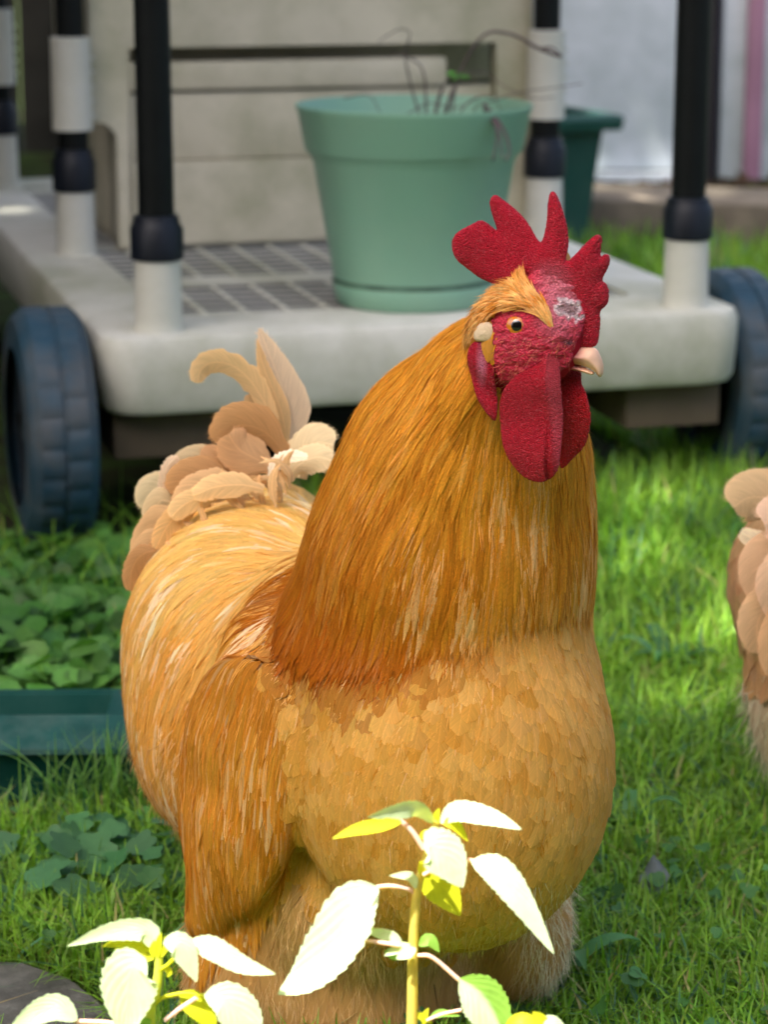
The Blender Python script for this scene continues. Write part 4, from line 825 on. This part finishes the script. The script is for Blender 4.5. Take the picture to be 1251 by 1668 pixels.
fpart('brow_feathers', coat(fHead, flowb, Sb, rng.uniform(.009, .016, n), rng.uniform(.0009, .0016, n), lance, vary(mixc((.64, .26, .03), (.84, .52, .18), streakn(Sb, (260, 260, 200)) * 1.6 + .55), n, .16, .03), 6, (.0018, .005), .15, .15, 1.1, .9, .35, .06, .1), M_HACK, roost)
Sb = sample(hV, hF, 9000); q = Sb - HC; sdp = sd_poly(np.stack([q @ hf, q[:, 2]], 1), fpoly); cx, cy = crop(Sb); Sb = Sb[(sdp < -.001) & (cy > 830) & (cx < 720)][:300]; n = len(Sb)
fpart('bristles', coat(fHead, make_flow([(HP(400, 900, .018), HP(500, 930, .018) - HP(560, 900, .018)), (HP(600, 900, .018), HP(500, 920, .018) - HP(600, 860, .018))]), Sb, rng.uniform(.002, .0045, n), .00032, hair_p, vary((.70, .22, .16), n, .2, .05), 4, (.0018, .004), .1, .5, 1.1, .9, .3, .1), M_HACK, roost)
#@@HEN
# ================================================================== HEN at the right edge
h2 = np.array([.87, .5, 0]); s2 = np.array([-.5, .87, 0]); HX = np.stack([s2, h2, ZU])
hen_pr = [e_(P(1292, 940, 2.10), (.052, .06, .068), HX), e_(P(1330, 920, 2.12), (.062, .07, .070), HX), e_(P(1322, 1120, 2.10), (.060, .065, .090), HX), e_(P(1500, 1020, 2.2), (.105, .15, .105), HX), e_(P(1580, 1000, 2.27), (.095, .10, .10), HX),
          c_(P(1610, 930, 2.3), P(1660, 760, 2.34), .075, .036), e_(P(1672, 715, 2.35), (.022, .034, .026), HX)]
fHen = union(hen_pr, .03); hV, hF = snet(fHen, (.24, 1.9, .03), (.80, 2.55, .62), .008)
hen = thing('hen', 'buff tan hen cut off by the right edge, seen from behind with curled tail feathers', 'hen', (.48, 2.25, 0))
bag = Bag(); bag.add(hV, hF, np.array([.74, .56, .36]))
for lx, ly in ((.44, 2.19), (.50, 2.32)):
    V, F = tube(spline([(lx, ly, .13), (lx, ly, .07), (lx + .004, ly, .016)], 8), [.012, .010, .009, .0085, .008, .008, .0085, .009], 10); bag.add(V, F, np.array([.62, .42, .33]))
    for a in (-.6, 0, .6, 3.1):
        V, F = tube(spline([(lx, ly, .015), (lx + .03 * math.cos(a + .5), ly + .03 * math.sin(a + .5), .012), (lx + .06 * math.cos(a + .5), ly + .06 * math.sin(a + .5), .005)], 6), [.008, .0075, .007, .006, .005, .002], 8); bag.add(V, F, np.array([.62, .42, .33]))
me = bag.mesh('body'); me.uv_layers.new(name='UVMap'); world_child(link('body', me, M_FLUFF), hen)
Sh = sample(hV, hF, 14000); Xh, Yh = proj(Sh); fl2 = make_flow([(P(1500, 900, 2.2), np.array([-.8, -.35, -.15])), (P(1400, 850, 2.1), np.array([-.8, -.3, -.4])), (P(1300, 950, 2.1), np.array([-.25, -.1, -1])), (P(1350, 1150, 2.05), np.array([0, 0, -1.])), (P(1600, 1050, 2.2), np.array([-.5, -.2, -.8])), (P(1650, 800, 2.3), np.array([-.2, 0, -1.])), (P(1500, 1100, 2.1), np.array([-.3, 0, -1.]))], .03, 2)
up_ = (Yh < 1085 - np.clip(1400 - Xh, 0, 200) * .1); i = rng.permutation(np.nonzero(up_)[0])[:3200]; n = len(i)
fpart('body_feathers', coat(fHen, fl2, Sh[i], rng.uniform(.03, .045, n), rng.uniform(.014, .020, n), roundp, vary((.60, .36, .17), n, .08, .03), 7, (.001, .004), .15, .15, 1.1, .9), M_FEA, hen)
i = rng.permutation(np.nonzero(~up_)[0])[:9000]; n = len(i)
fpart('down', hairs(fHen, fl2, Sh[i], rng.uniform(.014, .028, n), .0008, vary((.93, .82, .62), n, .06, .02), 5, .4, .28), M_FLUFF, hen)
HT = (.60, .41, .22)
for pth, D, wp, col, kw in (
    ([(1420, 930), (1335, 860), (1268, 805), (1212, 795), (1182, 812)], 2.03, 92, HT, dict(cup=.5, jag=.03, tilt=.2)),
    ([(1400, 960), (1320, 880), (1262, 830), (1232, 838)], 2.00, 80, (.68, .46, .32), dict(cup=.4, jag=.03)),
    ([(1330, 900), (1260, 870), (1215, 862), (1194, 852)], 2.035, 30, (.86, .72, .48), dict(jag=.04)),
    ([(1390, 940), (1300, 880), (1235, 900), (1225, 965)], 2.01, 86, (.60, .38, .22), dict(cup=.5, jag=.03)),
    ([(1390, 960), (1310, 900), (1260, 930), (1262, 1000)], 1.985, 84, (.66, .44, .28), dict(cup=.45, jag=.03)),
    ([(1370, 980), (1280, 950), (1226, 990), (1222, 1050)], 2.00, 74, (.62, .40, .22), dict(cup=.4, jag=.04)),
    ([(1400, 1000), (1310, 960), (1262, 1020), (1250, 1090)], 1.975, 78, (.60, .36, .19), dict(cup=.4, jag=.04)),
    ([(1440, 980), (1350, 900), (1300, 880), (1270, 905)], 1.99, 80, (.66, .44, .26), dict(cup=.4, jag=.04))):
    plume(pth, D, wp, col, 'tail_feather', hen, **kw)
hen.location.x += .007; hen.location.z -= .008
V, F = snet(union([e_(P(1672, 690, 2.35), (.006, .022, .016), HX)], .01), P(1672, 690, 2.35) - .045, P(1672, 690, 2.35) + .045, .003); world_child(link('comb', mesh_np('comb', V, F, np.tile(RED, (len(V), 1))), M_COMB), hen)
pb = P(1672, 718, 2.35) + h2 * .03; V, F = tube([pb, pb + h2 * .012, pb + h2 * .024 + [0, 0, -.004]], [.008, .006, .001], 10); world_child(link('beak', mesh_np('beak', V, F, np.tile(np.array([.8, .6, .42]), (len(V), 1))), M_BEAK), hen)

# ================================================================== PLANTS IN FRONT
def leaf(parent, path, wpx, D, col, name='leaf', dD=0., tilt=0., cup=.15, K=64, M=9, ser=.10, nser=13, tcol=None, wave=.02, colr=None, wmax=.42, m=None):
    n = len(path); pts = np.array([P(x, y, D + dD * i / (n - 1)) for i, (x, y) in enumerate(path)]); pc = spline(pts, K)
    T = nrm(np.gradient(pc, axis=0)); vd = nrm(pc - CA); side = nrm(np.cross(T, vd)); nn = nrm(np.cross(side, T)); side = nrm(side * math.cos(tilt) + nn * math.sin(tilt)); nn = nrm(np.cross(side, T)); nn = nn * np.sign(-(nn * vd).sum(-1, keepdims=True))
    ts = np.linspace(0, 1, K); W_ = wpx * D * 1.03 / FPX / 2
    base = np.where(ts < wmax, np.sin(np.pi / 2 * np.clip(ts / wmax, 0, 1)) ** .75, np.cos(np.pi / 2 * np.clip((ts - wmax) / (1 - wmax), 0, 1)) ** .85)
    us = np.linspace(-1, 1, M); V = np.empty((K, M, 3)); U = np.empty((K, M, 2)); saw = 1 - ser * ((ts * nser) % 1.0) * (ts > .12) * (ts < .97)
    ph = rng.random() * 6
    for j, u in enumerate(us):
        wj = base * W_ * (saw if abs(u) == 1 else 1) * u
        V[:, j] = pc + side * wj[:, None] + nn * (cup * W_ * (abs(u) ** 1.5) * base + wave * W_ * np.sin(ts * 11 + ph + u * 2) * abs(u))[:, None]; U[:, j, 0] = u; U[:, j, 1] = ts
    k, j = np.meshgrid(np.arange(K - 1), np.arange(M - 1), indexing='ij'); F = np.stack([k * M + j, k * M + j + 1, (k + 1) * M + j + 1, (k + 1) * M + j], -1).reshape(-1, 4)
    cc = np.tile(np.array(col, float), (K, M, 1))
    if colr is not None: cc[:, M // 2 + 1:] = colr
    me = mesh_np(name, V.reshape(-1, 3), F, cc.reshape(-1, 3), U.reshape(-1, 2)); return world_child(link(name, me, m or M_FRONT), parent)
def stalk(parent, path, D, r0, r1, col, name='stem', dD=0., n=20):
    pts = [P(x, y, D + dD * i / (len(path) - 1)) if y is not None else x for i, (x, y) in enumerate(path)]; V, F = tube(spline(pts, n), np.linspace(r0, r1, n), 10)
    me = mesh_np(name, V, F, np.tile(np.array(col, float), (len(V), 1)), np.zeros((len(V), 2))); return world_child(link(name, me, M_FRONT), parent)
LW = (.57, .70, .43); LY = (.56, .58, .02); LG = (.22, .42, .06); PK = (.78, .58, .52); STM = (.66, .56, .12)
D1 = 1.30
pa = thing('leafy_plant', 'taller sunlit pale yellow leafy plant in front of the rooster', 'plant', (float(P(671, 1668, D1)[0]), D1, 0), 0, 'sunlit leafy plants in the foreground')
g0 = P(671, 1668, D1); 
V, F = tube(spline([(g0[0] - .004, D1 + .004, -.01), (g0[0] - .002, D1, g0[2] * .5), g0, P(673, 1545, D1), P(680, 1450, D1), P(698, 1385, D1), P(712, 1335, D1)], 40), np.linspace(.0038, .0019, 40), 12)
world_child(link('stem', mesh_np('stem', V, F, np.tile(np.array(STM), (len(V), 1)), np.zeros((len(V), 2))), M_FRONT), pa)
leaf(pa, [(708, 1342), (680, 1318), (640, 1322), (598, 1331)], 34, D1, LW, dD=-.03, tilt=.5)
leaf(pa, [(655, 1338), (620, 1344), (580, 1352), (541, 1366)], 26, D1 - .02, LY, dD=-.02, tilt=-.3)
leaf(pa, [(716, 1340), (745, 1322), (800, 1332), (850, 1351)], 40, D1, LW, dD=-.02, tilt=.35)
leaf(pa, [(722, 1342), (740, 1342), (763, 1371)], 20, D1 - .005, LY, ser=.03); leaf(pa, [(712, 1345), (711, 1328), (716, 1316)], 11, D1, LY, ser=0); leaf(pa, [(700, 1355), (715, 1366), (732, 1362)], 9, D1 - .004, LW, ser=0)
leaf(pa, [(704, 1352), (690, 1358), (685, 1368)], 10, D1, LY, ser=0)
leaf(pa, [(690, 1378), (705, 1378), (730, 1402), (754, 1446)], 80, D1 - .02, LW, tilt=.1, wmax=.5)
stalk(pa, [(652, 1336), (672, 1355), (690, 1382)], D1 - .012, .0014, .0016, PK, 'petiole')
leaf(pa, [(694, 1418), (706, 1432), (728, 1458), (750, 1492)], 62, D1 + .012, LY, ser=.1, wmax=.45)
leaf(pa, [(700, 1430), (690, 1415), (684, 1402)], 22, D1 - .004, LY, ser=.1)
stalk(pa, [(690, 1425), (730, 1404), (768, 1402), (795, 1415)], D1 - .005, .0012, .0014, PK, 'petiole', -.01)
leaf(pa, [(768, 1402), (810, 1420), (850, 1470), (903, 1554)], 58, D1 - .014, LW, dD=-.01, tilt=.25, wmax=.38)
stalk(pa, [(680, 1460), (665, 1448), (635, 1443), (605, 1446)], D1, .0013, .0012, PK, 'petiole')
leaf(pa, [(616, 1444), (580, 1475), (540, 1540), (498, 1590), (452, 1620)], 100, D1 - .01, LW, tilt=-.15, wmax=.36)
leaf(pa, [(678, 1448), (668, 1428), (634, 1426)], 17, D1 - .003, LW, ser=.02)
leaf(pa, [(655, 1535), (630, 1524), (590, 1513)], 22, D1 - .006, LW, ser=.03); leaf(pa, [(668, 1538), (648, 1545), (626, 1557)], 18, D1 - .010, LW, ser=.03); leaf(pa, [(678, 1545), (662, 1552), (645, 1562)], 22, D1 - .013, LW, ser=.03)
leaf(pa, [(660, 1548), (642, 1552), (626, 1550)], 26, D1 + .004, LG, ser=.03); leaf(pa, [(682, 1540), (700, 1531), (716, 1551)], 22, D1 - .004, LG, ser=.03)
stalk(pa, [(580, 1533), (610, 1534), (650, 1540)], D1 - .012, .0011, .0013, PK, 'petiole')
stalk(pa, [(680, 1556), (705, 1560), (750, 1598)], D1 - .003, .0011, .0013, PK, 'petiole')
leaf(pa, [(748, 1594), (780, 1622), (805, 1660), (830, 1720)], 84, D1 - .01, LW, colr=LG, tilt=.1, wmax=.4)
leaf(pa, [(700, 1658), (720, 1650), (750, 1655)], 14, D1 - .004, LG, ser=.04); stalk(pa, [(695, 1662), (720, 1652), (752, 1645)], D1 - .004, .001, .001, PK, 'petiole')
leaf(pa, [(690, 1670), (692, 1655), (698, 1641)], 12, D1 - .004, LY, ser=0); leaf(pa, [(705, 1668), (685, 1655), (672, 1650)], 12, D1, LY, ser=0)
leaf(pa, [(820, 1680), (850, 1660), (885, 1668)], 24, D1 - .03, LY, ser=.05); leaf(pa, [(900, 1680), (880, 1660), (868, 1648)], 22, D1 - .03, LY, ser=.05); stalk(pa, [(700, 1690), (780, 1700), (850, 1690), (880, 1672)], D1 - .02, .0012, .0011, PK, 'petiole'); leaf(pa, [(870, 1675), (900, 1664), (930, 1690)], 22, D1 - .03, LW, ser=.05)
D2 = 1.285
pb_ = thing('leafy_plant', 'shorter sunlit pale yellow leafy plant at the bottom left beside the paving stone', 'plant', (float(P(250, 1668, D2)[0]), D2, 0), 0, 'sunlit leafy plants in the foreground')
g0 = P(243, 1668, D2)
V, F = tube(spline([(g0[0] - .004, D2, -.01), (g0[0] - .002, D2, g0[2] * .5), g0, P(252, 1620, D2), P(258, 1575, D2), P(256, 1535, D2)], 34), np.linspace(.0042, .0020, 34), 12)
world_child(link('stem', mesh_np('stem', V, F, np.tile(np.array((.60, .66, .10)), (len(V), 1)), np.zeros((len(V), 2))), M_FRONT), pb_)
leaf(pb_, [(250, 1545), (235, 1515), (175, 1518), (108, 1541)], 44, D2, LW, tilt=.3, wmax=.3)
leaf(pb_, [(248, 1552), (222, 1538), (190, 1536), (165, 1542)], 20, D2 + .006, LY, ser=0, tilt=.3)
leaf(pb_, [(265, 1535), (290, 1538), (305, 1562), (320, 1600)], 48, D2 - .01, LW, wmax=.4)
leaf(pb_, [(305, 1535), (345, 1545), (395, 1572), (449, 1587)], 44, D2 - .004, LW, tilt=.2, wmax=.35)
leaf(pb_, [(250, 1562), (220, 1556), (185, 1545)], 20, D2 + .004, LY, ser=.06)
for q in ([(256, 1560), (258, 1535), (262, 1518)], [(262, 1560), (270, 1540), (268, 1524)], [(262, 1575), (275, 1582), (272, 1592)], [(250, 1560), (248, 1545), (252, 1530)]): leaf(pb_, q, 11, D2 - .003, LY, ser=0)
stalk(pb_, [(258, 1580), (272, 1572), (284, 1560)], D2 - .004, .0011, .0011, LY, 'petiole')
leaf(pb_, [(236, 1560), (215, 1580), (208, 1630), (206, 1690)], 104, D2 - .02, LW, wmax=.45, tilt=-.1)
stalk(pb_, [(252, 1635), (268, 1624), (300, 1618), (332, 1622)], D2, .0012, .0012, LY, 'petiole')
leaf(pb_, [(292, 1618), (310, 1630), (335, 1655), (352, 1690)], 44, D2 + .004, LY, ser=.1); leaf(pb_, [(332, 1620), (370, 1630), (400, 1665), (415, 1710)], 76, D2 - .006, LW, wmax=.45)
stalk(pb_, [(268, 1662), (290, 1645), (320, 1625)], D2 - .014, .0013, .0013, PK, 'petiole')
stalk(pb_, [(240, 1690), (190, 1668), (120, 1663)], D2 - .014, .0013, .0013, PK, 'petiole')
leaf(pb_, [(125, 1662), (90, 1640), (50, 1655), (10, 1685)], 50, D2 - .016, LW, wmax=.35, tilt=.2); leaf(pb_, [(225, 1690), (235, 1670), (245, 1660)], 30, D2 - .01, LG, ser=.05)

# ================================================================== GRASS AND WEEDS
def blades(n, sampler, hgt, wid, lean, cols, name, label, cat, K=4):
    b0 = sampler(n); n = len(b0); h_ = hgt(b0) * rng.uniform(.55, 1.25, n); az = rng.uniform(0, 2 * np.pi, n); ln = np.abs(rng.normal(lean, lean * .6, n)); dr = np.stack([np.cos(az), np.sin(az), np.zeros(n)], 1); sdv = np.stack([-np.sin(az + rng.normal(0, .6, n)), np.cos(az), np.zeros(n)], 1); sdv = nrm(sdv)
    ts = np.linspace(0, 1, K); V = np.empty((n, K, 2, 3)); w_ = wid * rng.uniform(.6, 1.4, n)
    for k, t in enumerate(ts):
        c = b0 + dr * (h_ * ln * t ** 1.8)[:, None]; c[:, 2] += h_ * (t - .35 * ln * t ** 2.2); ww = (w_ * (1 - t ** 2.2) * .5 + .00015)[:, None]; V[:, k, 0] = c - sdv * ww; V[:, k, 1] = c + sdv * ww
    k = np.arange(K - 1); q = np.stack([k * 2, k * 2 + 1, k * 2 + 3, k * 2 + 2], -1); F = (np.arange(n)[:, None, None] * K * 2 + q).reshape(-1, 4)
    base = cols(b0); Cc = base[:, None, None, :] * np.ones((1, K, 2, 1)); me = mesh_np(name, V.reshape(-1, 3), F, Cc.reshape(-1, 3)); o = link(name, me, M_GRASS); return tag(o, label, cat, kind='stuff')
def inlocal(p, c, yaw, x0, x1, y0, y1):
    d = p[:, :2] - np.asarray(c)[:2]; lx = d[:, 0] * math.cos(yaw) + d[:, 1] * math.sin(yaw); ly = -d[:, 0] * math.sin(yaw) + d[:, 1] * math.cos(yaw); return (lx > x0) & (lx < x1) & (ly > y0) & (ly < y1)
stone2 = np.array([[p[0], p[1]] for p in pts])
stone2 = np.array([[q_[0], q_[1]] for q_ in (G(-60, 1578), G(40, 1583), G(120, 1610), G(170, 1650), G(215, 1730), G(-60, 1760))])
def lawn(y0, y1, ex=1.25, xmin=-9, xmax=9):
    def f(n):
        y = y0 * (y1 / y0) ** rng.random(n); x = rng.uniform(-1, 1, n) * y * .1585 * ex; p = np.stack([x, y, np.full(n, -.002)], 1)
        bad = inlocal(p, (tb0[0] + .02, tb0[1] + .02), math.radians(1), -.63, .01, -.06, .16) | (sd_poly(p[:, :2], stone2) < .004) | inlocal(p, C0, YAW, -1.2, DW - .02, .16, DD) | (p[:, 1] > WY - .5 * (p[:, 0] > 0) - .1)
        bad |= (sd_poly(p[:, :2], np.array([G(905, 398)[:2], G(1420, 418)[:2], G(1420, 418)[:2] + [0, .4], G(905, 398)[:2] + [0, .4]])) < 0)
        weedy = (p[:, 0] < -.22) & (p[:, 1] > 2.40) & (p[:, 1] < 3.4); bad |= weedy & (rng.random(n) < .95)
        return p[~bad & (x > xmin) & (x < xmax)]
    return f
def gcol(b0):
    n = len(b0); t = patch(b0, 9, 41) * .7 + rng.random(n) * .4; c = mixc((.10, .25, .014), (.29, .50, .055), t); dry_ = rng.random(n) < .035; c[dry_] = (.42, .36, .15); blu = rng.random(n) < .10; c[blu] = (.06, .17, .08); return vary(c, n, .2, .06)
def hfun(b0): return .034 + .05 * np.clip((b0[:, 1] - 2.3) / .8, 0, 1) * (b0[:, 1] < 3.4) + .018 * patch(b0, 14, 50) + .04 * (b0[:, 1] > 3.4)
blades(52000, lawn(1.20, 2.5), hfun, .0026, .75, gcol, 'lawn_grass', 'short bright green lawn grass around the rooster', 'grass')
blades(34000, lawn(2.5, 4.2), hfun, .0036, .6, gcol, 'tall_grass', 'longer green grass growing in front of and beside the cart', 'grass')
blades(16000, lawn(4.2, 6.9, 1.15, .3), hfun, .006, .5, gcol, 'far_grass', 'soft green grass between the cart and the timber edging', 'grass')
# long loose blades at the tub and beside the cart
def tufts(n):
    cs = [G(x, y) for x, y in ((120, 1330), (150, 1335), (180, 1340), (60, 1345), (215, 1320), (230, 1335), (190, 1330), (100, 1340))]; c = np.array(cs)[rng.integers(0, len(cs), n)]; return c + rng.normal(0, .012, (n, 3)) * [1, .6, 0]
blades(150, tufts, lambda b: np.full(len(b), .085), .0024, .55, lambda b: vary((.12, .26, .05), len(b), .2, .06), 'grass_tuft', 'tall thin grass blades rising against the green trough', 'grass', 6)
def weeds(n, sampler, size, hgt, cols, name, label, lobes=0, cat='weeds'):
    c = sampler(n); n = len(c); c[:, 2] = hgt(c) * rng.uniform(.35, 1.1, n); s = size(c) * rng.uniform(.55, 1.3, n); M = 18; an = np.linspace(0, 2 * np.pi, M, endpoint=False)
    nn = nrm(rng.normal(size=(n, 3)) * .42 + [0, -.25, 1]); A = nrm(np.cross(nn, rng.normal(size=(n, 3)))); B_ = np.cross(nn, A)
    r = (1 - .30 * np.exp(-((an) / .35) ** 2) - .30 * np.exp(-((an - 2 * np.pi) / .35) ** 2)) * (1 + .05 * np.cos(an * 9))
    if lobes: r = .62 + .38 * np.abs(np.cos(an * lobes / 2)) ** .7
    V = np.empty((n, M + 1, 3)); V[:, 0] = c - nn * (s * .12)[:, None]
    for k in range(M): V[:, k + 1] = c + A * (s * r[k] * math.cos(an[k]))[:, None] + B_ * (s * r[k] * math.sin(an[k]))[:, None] + nn * (s * .10 * math.cos(an[k] * 2))[:, None]
    T_ = np.stack([np.zeros(M, int), 1 + np.arange(M), 1 + (np.arange(M) + 1) % M], 1); F = (np.arange(n)[:, None, None] * (M + 1) + T_).reshape(-1, 3); Cc = np.repeat(cols(c)[:, None], M + 1, 1)
    me = mesh_np(name, V.reshape(-1, 3), F, Cc.reshape(-1, 3)); o = link(name, me, M_LEAF); return tag(o, label, cat, kind='stuff')
def wleft(n):
    p = np.stack([rng.uniform(-.62, -.22, n), rng.uniform(2.40, 3.15, n), np.zeros(n)], 1); return p[~inlocal(p, C0, YAW, -.11, 1, .02, 2)]
weeds(1500, wleft, lambda c: np.full(len(c), .0155), lambda c: (.025 + .06 * patch(c, 12, 60)) * (1 - .55 * np.clip((c[:, 1] - 2.6) / .3, 0, 1)), lambda c: vary(mixc((.035, .13, .015), (.12, .29, .055), patch(c, 10, 61)), len(c), .2, .05), 'round_leaf_weeds', 'round leaved green weeds crowding in front of the left cart wheel')
weeds(500, lawn(1.25, 2.4), lambda c: np.full(len(c), .008), lambda c: np.full(len(c), .035), lambda c: vary(mixc((.05, .16, .03), (.10, .24, .08), patch(c, 20, 63)), len(c), .2, .05), 'clover', 'small clover leaves mixed into the lawn', 3)
def wl2(n): c = np.array([G(x, y) for x, y in ((90, 1480), (130, 1450), (180, 1400), (250, 1420), (60, 1430), (230, 1480))])[rng.integers(0, 6, n)]; return c + rng.normal(0, .018, (n, 3)) * [1, 1, 0]
weeds(44, wl2, lambda c: np.full(len(c), .018), lambda c: np.full(len(c), .042), lambda c: vary((.07, .19, .07), len(c), .15, .05), 'lobed_leaf_weeds', 'lobed bluish green weed leaves in the lawn left of the rooster', 5)
def wr2(n): c = np.array([G(x, y) for x, y in ((1100, 1060), (1040, 1120), (1020, 940), (1150, 1080))])[rng.integers(0, 4, n)]; return c + rng.normal(0, .03, (n, 3)) * [1, 1, 0]
# broad flat blades (plantain) in the lawn
def plantain(x, y, sc, nleaf, lab):
    c = G(x, y); t = thing('plantain_weed', lab, 'weed', tuple(c), 0, 'plantain weeds in the lawn')
    for k in range(nleaf):
        a = 2 * math.pi * k / nleaf + rng.uniform(-.3, .3); L_ = sc * rng.uniform(.7, 1.2); dr = np.array([math.cos(a), math.sin(a), 0]); sv = np.array([-math.sin(a), math.cos(a), 0]); K = 10; ts = np.linspace(0, 1, K)
        pc = c + dr * (ts * L_)[:, None]; pc[:, 2] = .01 + L_ * .75 * np.sin(ts * 2.2) * rng.uniform(.5, 1); ww = (np.sin(np.pi * ts ** .8) * L_ * .13 + .001)[:, None]
        V = np.stack([pc - sv * ww, pc + [0, 0, -.002], pc + sv * ww], 1).reshape(-1, 3); F = [(i * 3 + j, i * 3 + j + 1, i * 3 + j + 4, i * 3 + j + 3) for i in range(K - 1) for j in (0, 1)]
        world_child(link('leaf', mesh_np('leaf', V, F, np.tile(vary((.07, .20, .06), 1, .2, .05), (len(V), 1))), M_LEAF), t)
plantain(1090, 1110, .055, 7, 'broad bladed weed in the grass between the rooster breast and the hen')
plantain(1010, 930, .06, 6, 'broad bladed weed in the grass close right of the rooster neck')
plantain(910, 1610, .07, 6, 'broad bladed weed in the lawn low right of the rooster feet')
plantain(1020, 1370, .045, 6, 'small broad bladed weed in the lawn right of the rooster belly')
# grey fallen leaf
c = G(1062, 1478); t_ = np.linspace(0, 1, 10); V = []
for t in t_:
    for u in (-1, -.5, 0, .5, 1): wv = math.sin(math.pi * (.06 + .88 * t)) ** .7 * .0125 * (1 + .12 * math.sin(t * 23 + u)); V.append([c[0] + u * wv + .004 * t, c[1] - .01 + .03 * t, .018 + .020 * t - .005 * u * u + .003 * math.sin(9 * t + u * 2)])
F = [(i * 5 + j, i * 5 + j + 1, i * 5 + j + 6, i * 5 + j + 5) for i in range(9) for j in range(4)]
tag(link('fallen_leaf', mesh_np('fallen_leaf', V, F, np.tile(np.array([.17, .20, .20]), (50, 1))), M_LEAF), 'grey green fallen leaf lying on the lawn right of the rooster thigh', 'leaf')
